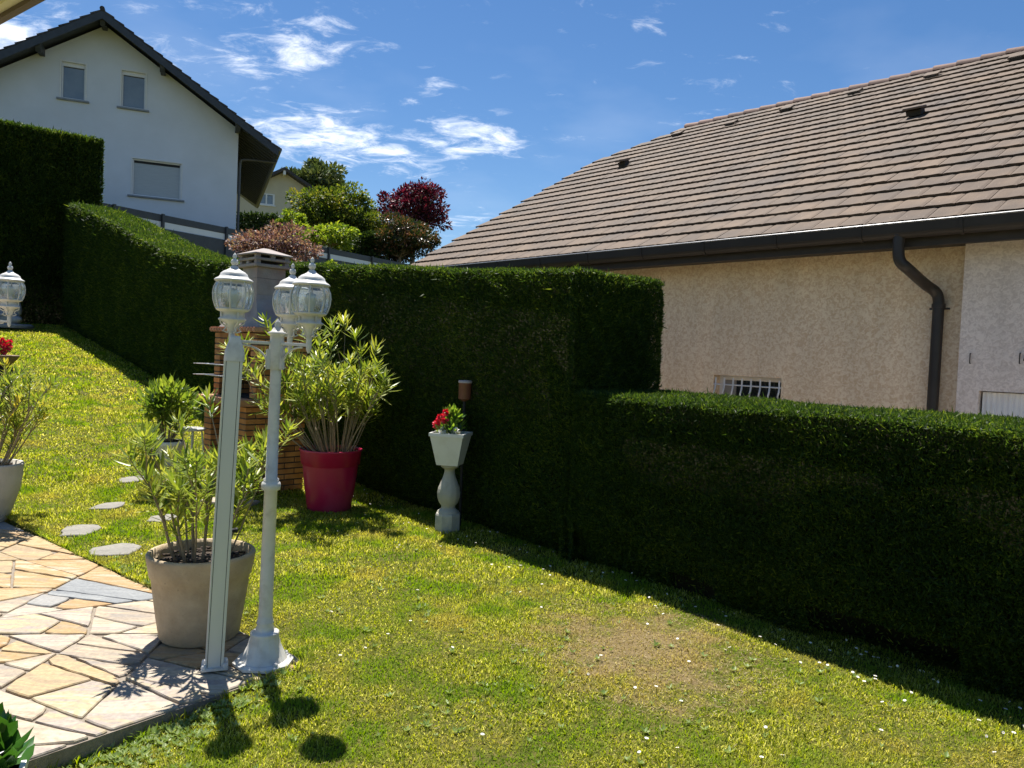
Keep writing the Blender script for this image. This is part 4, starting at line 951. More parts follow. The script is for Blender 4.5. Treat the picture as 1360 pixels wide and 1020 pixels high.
bwall(-.82, -.18, .58, .69, 0, .92); bwall(-.82, -.18, .10, .2, 0, .31)
for x0 in (-1.0, -.14): bwall(x0, x0 + .14, .10, .70, 1.0, 1.70)
bwall(-.86, -.14, .59, .70, 1.0, 1.70); bwall(-.86, -.14, .10, .22, 1.50, 1.70)
bb.build('brickwork', [brick, mort], t)
mb = MB()
for i in range(10): mb.box((-1.04 + .108 * i + .054, .33, .96), (.104, .86, .07), b=.01)
mb.build('hearth', terra, t)
mb = MB()
for i in range(16): mb.box((-1.035 + .067 * i + .033, .40, 1.732), (.063, .70, .055), b=.012)
mb.build('cornice', terra, t)
mb = MB(); mb.box((-.5, .35, 1.005), (.70, .46, .02)); mb.box((-.5, .575, 1.3), (.70, .02, .55)); mb.box((-.5, .15, .33), (.62, .12, .03)); mb.build('fire_bed', soot, t)
for z in (1.22, 1.34):
    mb = MB(); mb.tube([(-.86, -.06, z), (-.14, -.06, z), (-.14, .5, z), (-.86, .5, z), (-.86, -.06, z)], .007, 6)
    for i in range(14): x = -.86 + .72 * (i + 1) / 15; mb.tube([(x, -.06, z), (x, .5, z)], .004, 5)
    for x in (-.9, -.98): mb.tube([(x, -.14, z), (x, .3, z)], .005, 6)
    mb.build('grill', steel, t)
def loft(mb, secs, mi=0):
    vs = []
    for z, x0, x1, y0, y1 in secs: vs += [(x0, y0, z), (x1, y0, z), (x1, y1, z), (x0, y1, z)]
    mb.add(vs, [(i * 4 + k, i * 4 + (k + 1) % 4, i * 4 + 4 + (k + 1) % 4, i * 4 + 4 + k) for i in range(len(secs) - 1) for k in range(4)] + [(0, 1, 2, 3), tuple(len(vs) - 4 + k for k in range(4))], mi)
mb = MB(); S_ = []
for k in range(8):
    u = k / 7; s_ = (1 - u) ** 1.5; S_.append((1.76 + .36 * u, -.5 - .17 - .30 * s_, -.5 + .17 + .30 * s_, .42 - .17 - .12 * s_, .42 + .17 + .10 * s_))
loft(mb, S_); hood = mb.build('hood', conc, t)
mb = MB(); loft(mb, [(2.121, -.67, -.33, .25, .59), (2.30, -.67, -.33, .25, .59)]); loft(mb, [(2.303, -.668, -.332, .252, .588), (2.42, -.668, -.332, .252, .588)])
ch = mb.build('chimney', conc, t)
mb = MB()
mb.box((-.5, .42, 2.44), (.42, .42, .035), b=.006); mb.box((-.5, .42, 2.508), (.42, .42, .03), b=.006)
for sx_ in (-1, 1):
    for sy in (-1, 1): mb.box((-.5 + sx_ * .17, .42 + sy * .17, 2.475), (.05, .05, .036)); mb.box((-.5 + sx_ * .17, .42 + sy * .17, 2.541), (.05, .05, .036))
for sx_ in (0,): mb.box((-.5, .42 - .18, 2.475), (.05, .04, .036)); mb.box((-.5 + .18, .42, 2.541), (.04, .05, .036))
loft(mb, [(2.558, -.725, -.275, .195, .645), (2.572, -.725, -.275, .195, .645), (2.645, -.53, -.47, .39, .45)])
mb.build('chimney_cap', conc, ch)
# ------------------------------------------------------------------ right-hand neighbour house
e_ = Vector((-.6756, .7373, 0)); n_ = Vector((.7373, .6756, 0)); Uz = Vector((0, 0, 1))
E0 = Vector((4.67, 7.0, 3.10)); TT0, TT1 = -4.6, 10.05; RUN = 6.6; TP_ = math.tan(R(30.4))
def E(t, r=0, z=0): return Vector((E0.x, E0.y, 0)) + e_ * t + n_ * r + Uz * z
def stucco(name, c1, c2, scale=24):
    m, nt, N, L = _nt(name); o = N.new('ShaderNodeOutputMaterial'); b = N.new('ShaderNodeBsdfPrincipled'); L.new(b.outputs[0], o.inputs[0]); b.inputs['Roughness'].default_value = .9; b.inputs['Specular IOR Level'].default_value = .15
    tc = N.new('ShaderNodeTexCoord'); n = N.new('ShaderNodeTexNoise'); n.inputs['Scale'].default_value = scale; n.inputs['Detail'].default_value = 3; n.inputs['Distortion'].default_value = 1.1; n.inputs['Roughness'].default_value = .6
    L.new(tc.outputs['Object'], n.inputs['Vector']); r = ramp(N, [(.38, c1), (.50, tuple((a + b_) / 2 for a, b_ in zip(c1, c2))), (.56, c2)]); L.new(n.outputs['Fac'], r.inputs[0])
    n2 = N.new('ShaderNodeTexNoise'); n2.inputs['Scale'].default_value = 1.1; n2.inputs['Detail'].default_value = 6; mz = N.new('ShaderNodeMapping'); mz.inputs['Scale'].default_value = (3, 3, .45); L.new(tc.outputs['Object'], mz.inputs[0]); L.new(mz.outputs[0], n2.inputs['Vector'])
    h = N.new('ShaderNodeHueSaturation'); mr = N.new('ShaderNodeMapRange'); mr.inputs[1].default_value = .3; mr.inputs[2].default_value = .7; mr.inputs[3].default_value = .88; mr.inputs[4].default_value = 1.06; L.new(n2.outputs['Fac'], mr.inputs[0]); L.new(mr.outputs[0], h.inputs['Value']); L.new(r.outputs[0], h.inputs['Color']); L.new(h.outputs[0], b.inputs['Base Color'])
    bp = N.new('ShaderNodeBump'); bp.inputs['Distance'].default_value = .006; L.new(n.outputs['Fac'], bp.inputs['Height']); L.new(bp.outputs[0], b.inputs['Normal'])
    return m
och = stucco('ochre_roughcast', (.70, .505, .325), (.86, .70, .505)); pnk = stucco('pinkish_roughcast', (.66, .56, .50), (.82, .72, .65))
tile = mat('concrete_tile', (.062, .040, .026), (.125, .081, .048), 2.2, .82, .004, 55, island=.15, dirt=((.055, .042, .033), 1.3, .7), detail=8, specks=((.34, .29, .22), 24, .67))
tilev = mat('vent_tile', (.05, .04, .035), rough=.8); zinc = mat('dark_brown_gutter', (.026, .021, .018), (.036, .03, .026), 3, .5, spec=.3); fasc = mat('dark_fascia', (.028, .022, .018), (.045, .036, .03), 8, .7, stretch=(1, 1, 6))
ridm = mat('ridge_tile', (.12, .062, .045), (.18, .10, .075), 8, .8, .003, island=.2)
zg = -1.0
hs2 = thing('house', 'long beige roughcast house with a brown tiled roof behind the low hedge on the right', 'house', E(2.5, 4, zg))
Hinv = Matrix.Translation(-hs2.location)
def HB(mb, name, m, parent=None):   # builds in world coordinates, parented to the house (or to one of its parts)
    mb.v = [tuple(Vector(v) - hs2.location) for v in mb.v]; return mb.build(name, m, parent or hs2)
def wallholes(outer, holes, A, U, V, depth, mi=0):
    """slab with rectangular holes: outer polygon & holes in (u,v); front plane at A, thickness along -normal"""
    Nn = U.cross(V); mb = MB()
    loops = [[Vector((p[0], p[1], 0)) for p in outer]] + [[Vector(p + (0,)) for p in ((h[0], h[2]), (h[1], h[2]), (h[1], h[3]), (h[0], h[3]))] for h in holes]
    flat = [p for l in loops for p in l]; tris = geometry.tessellate_polygon(loops)
    W_ = [A + U * p.x + V * p.y for p in flat]; W2 = [p - Nn * depth for p in W_]; k = len(W_)
    mb.add(W_ + W2, [tuple(t) for t in tris] + [tuple(i + k for i in t)[::-1] for t in tris], mi)
    s = 0
    for l in loops:
        for i in range(len(l)): a = s + i; b = s + (i + 1) % len(l); mb.add([W_[a], W_[b], W2[b], W2[a]], [(0, 1, 2, 3)], mi)
        s += len(l)
    return mb
WR = .62; WT = E0.z - .10                                        # wall set back under the eave
Aw = E(0, WR, 0); Uw = -e_; nw = -n_                              # u grows to the right of the picture
def wu(px, py): p = onplane(px, py, Aw, n_); return (p - Aw).dot(Uw), p.z
u0, z0 = wu(948, 497); u1, _ = wu(1038, 503); _, z1 = wu(1038, 560); ztop = wu(992, 500)[1]
ucor = wu(1276, 430)[0]; print('win', u0, u1, ztop, 'corner', ucor)
BARW = (u0, u1, ztop - .62, ztop)
wl = wallholes([(-9.55, zg), (ucor + .02, zg), (ucor + .02, WT), (-9.55, WT)], [BARW], Aw, Uw, Uz, .3)
HB(wl, 'wall', och)
PF = .16                                                          # the pinkish wing stands proud of the ochre wall
Ap = E(0, WR - PF, 0)
def wp(px, py): p = onplane(px, py, Ap, n_); return (p - Ap).dot(Uw), p.z
s0, zs = wp(1300, 519); uc2 = wp(1276, 430)[0]
SH = (s0, s0 + 1.5, zs - 1.3, zs)
wl = wallholes([(uc2, zg), (4.3, zg), (4.3, WT - .02), (uc2, WT - .02)], [SH], Ap, Uw, Uz, .4)
w_ = HB(wl, 'wall', pnk); w_['label'] = 'pinkish grey roughcast wing of the house'
# remaining walls, far gable and rear
gx_ = 9.55
mb = MB()
mb.prism([(WR, zg), (2 * RUN - WR, zg), (2 * RUN - WR, WT), (RUN, WT + (RUN - WR) * TP_ - .12), (WR, WT)], E(gx_ - .3), n_, Uz, e_, .3); mb.prism([(WR, zg), (2 * RUN - WR, zg), (2 * RUN - WR, WT), (RUN, WT + (RUN - WR) * TP_ - .12), (WR, WT)], E(-4.3 + .001), n_, Uz, e_, .3)
mb.prism([(-4.0, zg), (gx_ - .3, zg), (gx_ - .3, WT), (-4.0, WT)], E(0, 2 * RUN - WR - .3), e_, Uz, n_, .3); HB(mb, 'wall', och)
# barred window
glz = mat('dark_window_glass', (.02, .025, .03), rough=.06, spec=.8); wfr = mat('white_joinery', (.74, .74, .73), (.68, .68, .68), 6, .4)
mb = MB(); a, b, c_, d = BARW; dp = .17
def fr(mb, a, b, c_, d, w, A, dp, th=.04):
    for (x0, x1, y0, y1) in ((a, a + w, c_, d), (b - w, b, c_, d), (a + w, b - w, d - w, d), (a + w, b - w, c_, c_ + w)):
        p = A + Uw * ((x0 + x1) / 2) + Uz * ((y0 + y1) / 2) + n_ * dp; mb.box(None, (abs(x1 - x0), th, abs(y1 - y0)), M=Matrix.Translation(p) @ Matrix((Uw, n_, Uz)).transposed().to_4x4(), b=.003)
fr(mb, a + .001, b - .001, c_ + .001, d - .001, .055, Aw, dp)
p = Aw + Uw * (a + .15) + Uz * ((c_ + d) / 2) + n_ * dp; MT = lambda p: Matrix.Translation(p) @ Matrix((Uw, n_, Uz)).transposed().to_4x4()
mb.box(None, (.18, .03, d - c_ - .12), M=MT(p), mi=1)
win = HB(mb, 'window', [wfr, mat('grey_board', (.30, .29, .28), rough=.6)])
mb = MB(); mb.box(None, (b - a - .3, .012, d - c_ - .11), M=MT(Aw + Uw * ((a + b) / 2 + .09) + Uz * ((c_ + d) / 2) + n_ * (dp + .01))); HB(mb, 'pane', glz, win)
mb = MB(); nb_ = 8
for i in range(nb_):
    u = a + .03 + (b - a - .06) * i / (nb_ - 1); pts = []
    for k in range(13):
        v = d - .03 - (d - c_ - .04) * k / 12; s_ = (d - v); off = -.055 * math.exp(-((s_ - .22) / .07) ** 2) * (1 if i in (0, nb_ - 1) or True else 0)
        lat = .02 * sin((s_ - .08) * 16) * math.exp(-((s_ - .22) / .1) ** 2); pts.append(Aw + Uw * (u + lat) + Uz * v + n_ * (.01 + off))
    mb.tube(pts, .011, 6)
for v in (d - .12, c_ + .08): mb.tube([Aw + Uw * (a + .0) + Uz * v + n_ * .01, Aw + Uw * b + Uz * v + n_ * .01], .009, 6)
HB(mb, 'window_bars', wfr, win)
# white ribbed shutter
a, b, c_, d = SH; mb = MB(); k = 30
prof = []
for i in range(k * 4):
    u = a + .02 + (b - a - .04) * i / (k * 4 - 1); prof.append((u, .012 if (i % 4) in (1, 2) else 0))
vs = [Ap + Uw * u + Uz * z + n_ * (.06 + o) for z in (c_ + .01, d - .01) for u, o in prof]; m_ = len(prof)
mb.add(vs, [(i, i + 1, m_ + i + 1, m_ + i) for i in range(m_ - 1)]); HB(mb, 'shutter', wfr)
# wall hooks
for (px, py) in ((1289, 476), (1355, 476)):
    p = onplane(px, py, Ap, n_); mb = MB(); o = -n_ * .02
    mb.tube([p + Uz * .05, p + Uz * .05 + o, p - Uz * .05 + o, p - Uz * .05], .005, 6)
    if px > 1300: mb.tube([p + Uw * .03 - Uz * .02, p + Uw * .05 + o * 2 + Uz * .04, p + Uw * .08 + o - Uz * .06], .007, 6)
    HB(mb, 'hook', zinc)
# soffit, fascia, gutter
mb = MB(); mb.prism([(.02, WT - .12), (.045, WT - .12), (.045, E0.z + .0), (.02, E0.z + .0)], E(TT0), n_, Uz, e_, TT1 - TT0); HB(mb, 'fascia', fasc)
mb = MB(); mb.prism([(.05, WT - .075), (WR + .05, WT - .055), (WR + .05, WT - .035), (.05, WT - .055)], E(TT0 + .01), n_, Uz, e_, TT1 - TT0 - .02); HB(mb, 'soffit', fasc)
mb = MB(); gp = [(-.07 + .072 * cos(w), -.062 + .072 * sin(w)) for w in [PI + PI * i / 10 for i in range(11)]]
gp = [(-.142, .0), (-.152, .012), (-.146, .018)] [:2] + gp + [(.012, .03)]; gi = [(x * .94 - .004, z + .006) for x, z in gp[2:]][::-1]
mb.prism(gp + gi, E(TT0, 0, E0.z - .01), n_, Uz, e_, TT1 - TT0 + .02)
for i in range(16):
    t_ = TT0 + .4 + i * .95; mb.prism([(x * 1.05 - .0, z * 1.05 - .001) for x, z in gp[1:]] + [(x * .9, z) for x, z in gi], E(t_, 0, E0.z - .01), n_, Uz, e_, .035)
HB(mb, 'gutter', zinc)
lip = MB(); lip.tube([E(TT0, -.147, E0.z + .004), E(TT1 + .02, -.147, E0.z + .004)], .009, 8); HB(lip, 'gutter_bead', mat('zinc_bead', (.35, .35, .36), rough=.4, metal=.5))
# downpipe
g0 = onplane(1194, 315, E(0, -.07), n_); w0 = onplane(1246, 420, E(0, WR - .08), n_); 
tg = (g0 - E(0, -.07)).dot(e_); tw = (w0 - E(0, WR - .08)).dot(e_)
z_b = E0.z - .07; dpth = [E(tg, -.07, z_b), E(tg, -.07, z_b - .22), E(tg - .02, -.06, z_b - .31), E(tg - .08, -.02, z_b - .37)]
zt = w0.z + .22; dpth += [E(tw + .10, WR - .20, zt + .10), E(tw + .02, WR - .10, zt + .03), E(tw, WR - .085, zt - .06), E(tw, WR - .085, zt - .2), E(tw, WR - .085, zg)]
def smooth(P, it=2):
    for _ in range(it):
        Q = [P[0]]
        for a, b in zip(P[:-1], P[1:]): Q += [a * .75 + b * .25, a * .25 + b * .75]
        P = Q + [P[-1]]
    return P
mb = MB(); mb.tube(smooth(dpth), .056, 16); 
for z in (zt - .12, z_b - .03): mb.tube([E(tw if z < z_b - .1 else tg, WR - .085 if z < z_b - .1 else -.07, z - .015), E(tw if z < z_b - .1 else tg, WR - .085 if z < z_b - .1 else -.07, z + .03)], .066, 16)
mb.box(E(tw, WR - .05, zt - .14), (.19, .03, .02), math.atan2(e_.y, e_.x)); HB(mb, 'downpipe', mat('dark_downpipe', (.032, .026, .022), (.045, .037, .032), 3, .45, spec=.35))
# tiled roof: every tile modelled, one mesh
sl = Vector((n_.x * cos(R(30.4)), n_.y * cos(R(30.4)), sin(R(30.4)))); nrm = (Uz * cos(R(30.4)) - n_ * sin(R(30.4)))
SLEN = RUN / cos(R(30.4)); NC = 22; EXP = SLEN / NC; TW = .298
mb = MB(); A0 = E(0, -.05, E0.z + .015)
for c in range(NC):
    off = (TW * .5 if c % 2 else 0)
    k0 = int(TT0 / TW) - 1
    for k in range(k0, int(TT1 / TW) + 2):
        ta = k * TW + off; tb = ta + TW - .006; r_ = (c + .5) * EXP * cos(R(30.4))
        tmax = TT1 if r_ < 5.2 else TT1 - (r_ - 5.2) * 1.06
        if ta < TT0 or ta > tmax - .08: continue
        tb = min(tb, tmax)
        j1, j2 = rs.uniform(-.004, .004), rs.uniform(-.0025, .0035)
        vs = []
        for (s, hgt) in ((c * EXP - .035 + j1, .043 + j2), ((c + 1) * EXP + .02, .012)):
            for u in (0, .12, .5, .88, 1):
                hh = hgt + (.0045 if u in (.12, .88) else (0 if u == .5 else -.002)); vs.append(A0 + e_ * (ta + (tb - ta) * u) + sl * s + nrm * hh)
        for u in (0, .12, .5, .88, 1): vs.append(A0 + e_ * (ta + (tb - ta) * u) + sl * (c * EXP - .035 + j1) + nrm * (.020 + j2))
        vs += [vs[0] - nrm * .03, vs[5] - nrm * .012, vs[4] - nrm * .03, vs[9] - nrm * .012]
        mb.add(vs, [(i, i + 1, 6 + i, 5 + i) for i in range(4)] + [(i + 1, i, 10 + i, 11 + i) for i in range(4)] + [(0, 5, 16, 15), (9, 4, 17, 18)])
# roof deck under the tiles (both slopes) and half hip
zr = RUN * TP_; tk = 5.2
dk = MB()
P_ = lambda t, r, dz=0: E(t, r, E0.z + (r if r <= RUN else 2 * RUN - r) * TP_ + dz)
tipt = TT1 - (RUN - tk) * 1.06
for dz in (0, -.09):
    dk.add([P_(TT0, 0, dz), P_(TT1, 0, dz), P_(TT1, tk, dz), P_(tipt, RUN, dz), P_(TT0, RUN, dz)], [(0, 1, 2, 3, 4)], 1)
    dk.add([P_(TT0, 2 * RUN, dz), P_(TT1, 2 * RUN, dz), P_(TT1, 2 * RUN - tk, dz), P_(tipt, RUN, dz), P_(TT0, RUN, dz)], [(0, 1, 2, 3, 4)], 0)
    dk.add([P_(TT1, tk, dz), P_(TT1, 2 * RUN - tk, dz), P_(tipt, RUN, dz)], [(0, 1, 2)], 0)
for a, b in (((TT1, 0), (TT1, tk)), ((TT1, 2 * RUN), (TT1, 2 * RUN - tk)), ((TT1, tk), (TT1, 2 * RUN - tk)), ((TT0, 0), (TT0, RUN)), ((TT0, RUN), (TT0, 2 * RUN)), ((TT0, 0), (TT1, 0)), ((TT0, 2 * RUN), (TT1, 2 * RUN))):
    dk.add([P_(*a, 0), P_(*b, 0), P_(*b, -.09), P_(*a, -.09)], [(0, 1, 2, 3)], 1)
o_ = len(mb.v); mb.v += dk.v; mb.f += [[i + o_ for i in f] for f in dk.f]; mb.m += [1 if m == 1 else 0 for m in dk.m]; mb.sm += dk.sm
roof = HB(mb, 'roof', [tile, fasc])
mb = MB(); t_ = TT0
ra = Vector(e_)
while t_ < tipt - .1:
    vs = []
    for (tt, rr) in ((t_, .115), (t_ + .40, .135)):
        for k in range(9): w = PI * k / 8; vs.append(E(tt, RUN + rr * cos(w), E0.z + zr + .0 + rr * .85 * sin(w) + (.012 if rr > .12 else 0)))
    vs += [v - Uz * .0 + (Vector(vs[4]) - Vector(v)) * .0 for v in []]
    mb.add(vs, [(i, i + 1, 10 + i, 9 + i) for i in range(8)], 0, True); mb.add(vs[9:18], [tuple(range(9))], 0); t_ += .375
# hip caps
pa, pb2 = P_(TT1, tk, .03), P_(tipt, RUN, .05)
HB(mb, 'ridge_tiles', ridm, roof)
# roof vents
def roofpt(px, py): return onplane(px, py, A0, nrm)
VT = [(901, 181), (972, 167), (1046, 148), (1136, 126), (1239, 104), (1352, 80)]
for (px, py) in VT:
    p = roofpt(px, py); mb = MB(); Mx = Matrix.Translation(p + nrm * .07) @ Matrix((e_, sl, nrm)).transposed().to_4x4(); mb.box(None, (.24, .20, .035), M=Mx, b=.008); mb.box(None, (.18, .02, .05), M=Mx @ Matrix.Translation((0, -.095, -.02)), mi=1)
    HB(mb, 'vent_tile', [tile, tilev], roof)
for (px, py, w) in ((1216, 156, .26), (829, 222, .22)):
    p = roofpt(px, py); mb = MB(); Mx = Matrix.Translation(p + nrm * .10) @ Matrix((e_, sl, nrm)).transposed().to_4x4(); mb.box(None, (w, .26, .03), M=Mx @ Matrix.Rotation(R(-12), 4, 'X') @ Matrix.Translation((0, 0, .04)), b=.01); mb.box(None, (w * .8, .15, .08), M=Mx @ Matrix.Translation((0, .02, -.02)), mi=1); HB(mb, 'roof_vent', [mat('vent_hood', (.2, .15, .12), rough=.8), tilev], roof)

# pale paving added behind the low hedge to bounce sun onto the house wall
mb = MB(); k = 14; vs = []
for i in range(k + 1):
    for q in (1.15, 2.0, 4.6):
        t = -4.5 + 12.5 * i / k; x, y = H0.x + HD.x * t + HN.x * q, H0.y + HD.y * t + HN.y * q; vs.append((x, y, max(GZ(x, y), -.92 + .0 * q) + .03))
mb.add(vs, [(i * 3 + j, i * 3 + j + 1, i * 3 + 4 + j, i * 3 + 3 + j) for i in range(k) for j in (0, 1)])
tag(mb.build('bounce_sheet', mat('bounce_paving', (.50, .42, .32), (.58, .50, .40), 3, .9)), 'pale sandy sheet added behind the hedge to bounce sun onto the beige house', kind='structure')

# ------------------------------------------------------------------ white gabled house
slate = mat('slate_painted_wood', (.030, .036, .045), (.045, .052, .064), 5, .55, stretch=(1, 1, 1)); slt = mat('dark_roof_tile', (.035, .032, .034), (.065, .058, .058), 6, .8, .004, island=.3)
wht = mat('white_render', (.69, .73, .80), (.63, .67, .73), .8, .9, .002, 40, dirt=((.5, .5, .5), .5, .18)); sillm = mat('grey_sill', (.20, .22, .24), (.26, .28, .3), 5, .7)
pane_m = mat('reflective_pane', (.17, .20, .23), (.22, .25, .27), 2, .08, spec=.9); sky_pane = mat('sky_grey_pane', (.42, .44, .44), (.36, .38, .39), 3, .25, stretch=(1, 1, 14), spec=.6)  # pane greys put the reflected sky into the base colour
fu = Vector((.927, .375, 0)); fn = Vector((-.375 * -1, -.927, 0)).normalized()  # facing the camera side
fb = -fn
B0 = at(200, 250, 31.5); B0.z = 0
def bu(px, py): p = onplane(px, py, B0, fn); return (p - B0).dot(fu), p.z
ur, zr_ = bu(317, 170); ua, za = bu(140, 34); hw = ur - ua; g = GZ(B0.x, B0.y) - .8
pitch = math.atan2(za - bu(317, 172)[1], hw); print('white house hw', hw, 'apex', za, 'corner z', bu(317, 172)[1], 'pitch', math.degrees(pitch))
ul = ua - hw; zc = bu(317, 172)[1]
wh = thing('house', 'tall white gabled house with dark slate grey eaves behind the hedge at upper left', 'house', (B0.x, B0.y, g))
def WB(mb, name, m, parent=None): mb.v = [tuple(Vector(v) - wh.location) for v in mb.v]; return mb.build(name, m, parent or wh)
def rect(x0, y0, x1, y1): a = bu(x0, y0); b = bu(x1, y1); return (a[0], b[0], b[1], a[1])
def rc(l, r_, tl, tr, bl): # left px,right px at mid; top-left y, bottom-left y
    a = bu(l, tl); b = bu(r_, tr); c = bu(l, bl); return (a[0], b[0], c[1], a[1])
H1 = rc(82, 114, 81, 85, 130); H2 = rc(162, 194, 93, 97, 142); H3 = rc(176, 241, 210, 218, 259)
holes = [H1, H2, H3]; print(H1, H2, H3)
WB(wallholes([(ul, g), (ur, g), (ur, zc), (ua, za), (ul, zc)], holes, B0, fu, Uz, .3), 'wall', wht)
DEP = 12.5
mb = MB(); mb.prism([(ur - .3, g), (ur - .001, g), (ur - .001, zc - .01), (ur - .3, zc + .1)], B0 + fb * .301, fu, Uz, fb, DEP - .3)
mb.prism([(ul + .001, g), (ul + .3, g), (ul + .3, zc + .1), (ul + .001, zc - .01)], B0 + fb * .301, fu, Uz, fb, DEP - .3)
mb.prism([(ul, g), (ur, g), (ur, zc), (ua, za), (ul, zc)], B0 + fb * (DEP + .01), fu, Uz, fb, .3); WB(mb, 'wall', wht)
MW = lambda u, z, d: Matrix.Translation(B0 + fu * u + Uz * z + fb * d) @ Matrix((fu, fb, Uz)).transposed().to_4x4()
for (a, b, c, d), big in ((H1, 0), (H2, 0), (H3, 1)):
    mb = MB(); w = .055
    for (x0, x1, y0, y1) in ((a, a + w, c, d), (b - w, b, c, d), (a + w, b - w, d - w, d), (a + w, b - w, c, c + w)): mb.box(None, (x1 - x0 - .002, .07, y1 - y0 - .002), M=MW((x0 + x1) / 2, (y0 + y1) / 2, .10), b=.004)
    for (x0, x1, y0, y1) in ((a - .05, a, c, d + .05), (b, b + .05, c, d + .05), (a, b, d, d + .05)): mb.box(None, (x1 - x0 - .001, .03, y1 - y0), M=MW((x0 + x1) / 2, (y0 + y1) / 2, -.012))
    fo = WB(mb, 'window', wfr)
    mb = MB(); mb.box(None, (b - a - 2 * w, .012, d - c - 2 * w), M=MW((a + b) / 2, (c + d) / 2, .13)); WB(mb, 'pane', sky_pane if big else pane_m, fo)
    mb = MB(); hb = .12 if not big else .09; mb.box(None, (b - a - 2 * w, .02, hb), M=MW((a + b) / 2, d - w - hb / 2, .115))
    if not big: mb.box(None, (b - a - 2 * w, .05, .10), M=MW((a + b) / 2, d - w - .05, .085), mi=1)
    WB(mb, 'shutter_box', [alud, wfr], fo)
    mb = MB(); mb.box(None, (b - a + .30, .24, .07), M=MW((a + b) / 2, c - .04, .02), b=.008); WB(mb, 'sill', sillm, fo)
# roof
ov, ev = 1.05, 1.55                                            # gable overhang, eave overhang (horizontal)
cp_, sp_, tpn = cos(pitch), sin(pitch), math.tan(pitch)
def roofsl(sgn, top, thick, e0, d0, d1, mb, mi=0, ext=ev):
    x1 = (hw + ext) * sgn
    a = B0 + fu * ua + Uz * (za + top) + fb * d0
    pts = [(0, 0), (x1, -abs(x1) * tpn), (x1, -abs(x1) * tpn - thick), (0, -thick)]
    mb.prism(pts, a, fu, Uz, fb, d1 - d0, mi)
rf = MB()
for s_ in (-1, 1): roofsl(s_, .16, .05, 0, -ov + .02, DEP + 1, rf, 0)
# tile courses as steps
nc = 19; SL_ = (hw + ev) / cp_; ex = SL_ / nc
for s_ in (-1, 1):
    dvec = fu * (cp_ * s_) - Uz * sp_; nv = (Uz * cp_ + fu * (sp_ * s_))
    for c in range(nc):
        for k in range(40):
            d0 = -ov - .03 + k * .36 + (.18 if c % 2 else 0)
            if c % 2 and k == 0: d0a = -ov - .03
            else: d0a = d0
            P0 = B0 + fu * ua + Uz * (za + .19) + fb * d0a; wd = (d0 + .35) - d0a
            vs = [P0 + dvec * (c * ex) + nv * .02, P0 + dvec * ((c + 1) * ex + .03) + nv * .075, P0 + dvec * ((c + 1) * ex + .03) + nv * .0, P0 + dvec * (c * ex) - nv * .01]
            vs = vs + [v + fb * wd for v in vs]
            rf.add(vs, [(0, 1, 5, 4), (1, 2, 6, 5), (0, 3, 2, 1), (4, 5, 6, 7), (2, 3, 7, 6)], 1)
            if k > 8 and s_ < 0: break
rf.tube([B0 + fu * ua + Uz * (za + .24) + fb * (-ov - .06), B0 + fu * ua + Uz * (za + .24) + fb * (DEP + 1)], .09, 10, 1)
roofw = WB(rf, 'roof', [slate, slt])
mb = MB()
for s_ in (-1, 1): roofsl(s_, .175, .30, 0, -ov - .02, -ov + .05, mb)
for s_ in (-1, 1): roofsl(s_, .10, .16, 0, -ov + .09, -ov + .14, mb, ext=ev - .1)
WB(mb, 'bargeboard', slate, roofw)
for u in (-hw + .05, -hw * .42, 0, hw * .42, hw - .05):
    zt_ = za - abs(u) * tpn - .0
    mb = MB(); P0 = B0 + fu * (ua + u - .09) + Uz * (zt_ + .1)
    mb.prism([(.0, 0), (-ov + .06, 0), (-ov + .06, -.12), (-ov + .12, -.30), (-ov + .22, -.42), (-ov + .5, -.30), (0, -.30)], P0, fb, Uz, fu, .18); WB(mb, 'purlin', slate, wh)
raf_m = mat('dark_rafter', (.055, .06, .068), rough=.6); agm = mat('anthracite_gutter', (.06, .062, .068), (.085, .085, .09), 4, .4)
for k in range(30):
    for s_ in (-1, 1):
        d0 = -ov + .45 + k * .44
        if d0 > DEP + .6: break
        a = B0 + fu * ua + Uz * (za + .10) + fb * d0; x0 = hw * s_ * .98; x1 = (hw + ev - .08) * s_; mb = MB()
        mb.prism([(x0, -abs(x0) * tpn), (x1, -abs(x1) * tpn), (x1, -abs(x1) * tpn - .10), (x0, -abs(x0) * tpn - .16)], a, fu, Uz, fb, .08); WB(mb, 'rafter', raf_m, roofw)
ze = za + .16 - (hw + ev) * tpn
for s_ in (-1, 1):
    a = B0 + fu * (ua + (hw + ev + .07) * s_) + Uz * ze; mb = MB(); mb.tube([a + fb * (-ov), a + fb * (DEP + 1)], .075, 10); WB(mb, 'gutter', agm, wh)
zp = bu(330, 209)[1]; mb = MB(); a = B0 + fb * .9
P1 = B0 + fu * (ur + ev + .05) + Uz * (zp + .05) + fb * .55; P2 = B0 + fu * (ur + .10) + Uz * zp + fb * .45
mb.tube(smooth([P1 + Uz * (ze - P1.z - .1), P1 + Uz * .02, P1 * .9 + P2 * .1, P1 * .1 + P2 * .9, P2 - Uz * .12, P2 - Uz * .9, Vector((P2.x, P2.y, g))]), .055, 8); WB(mb, 'downpipe', bpy.data.materials['anthracite_gutter'], wh)

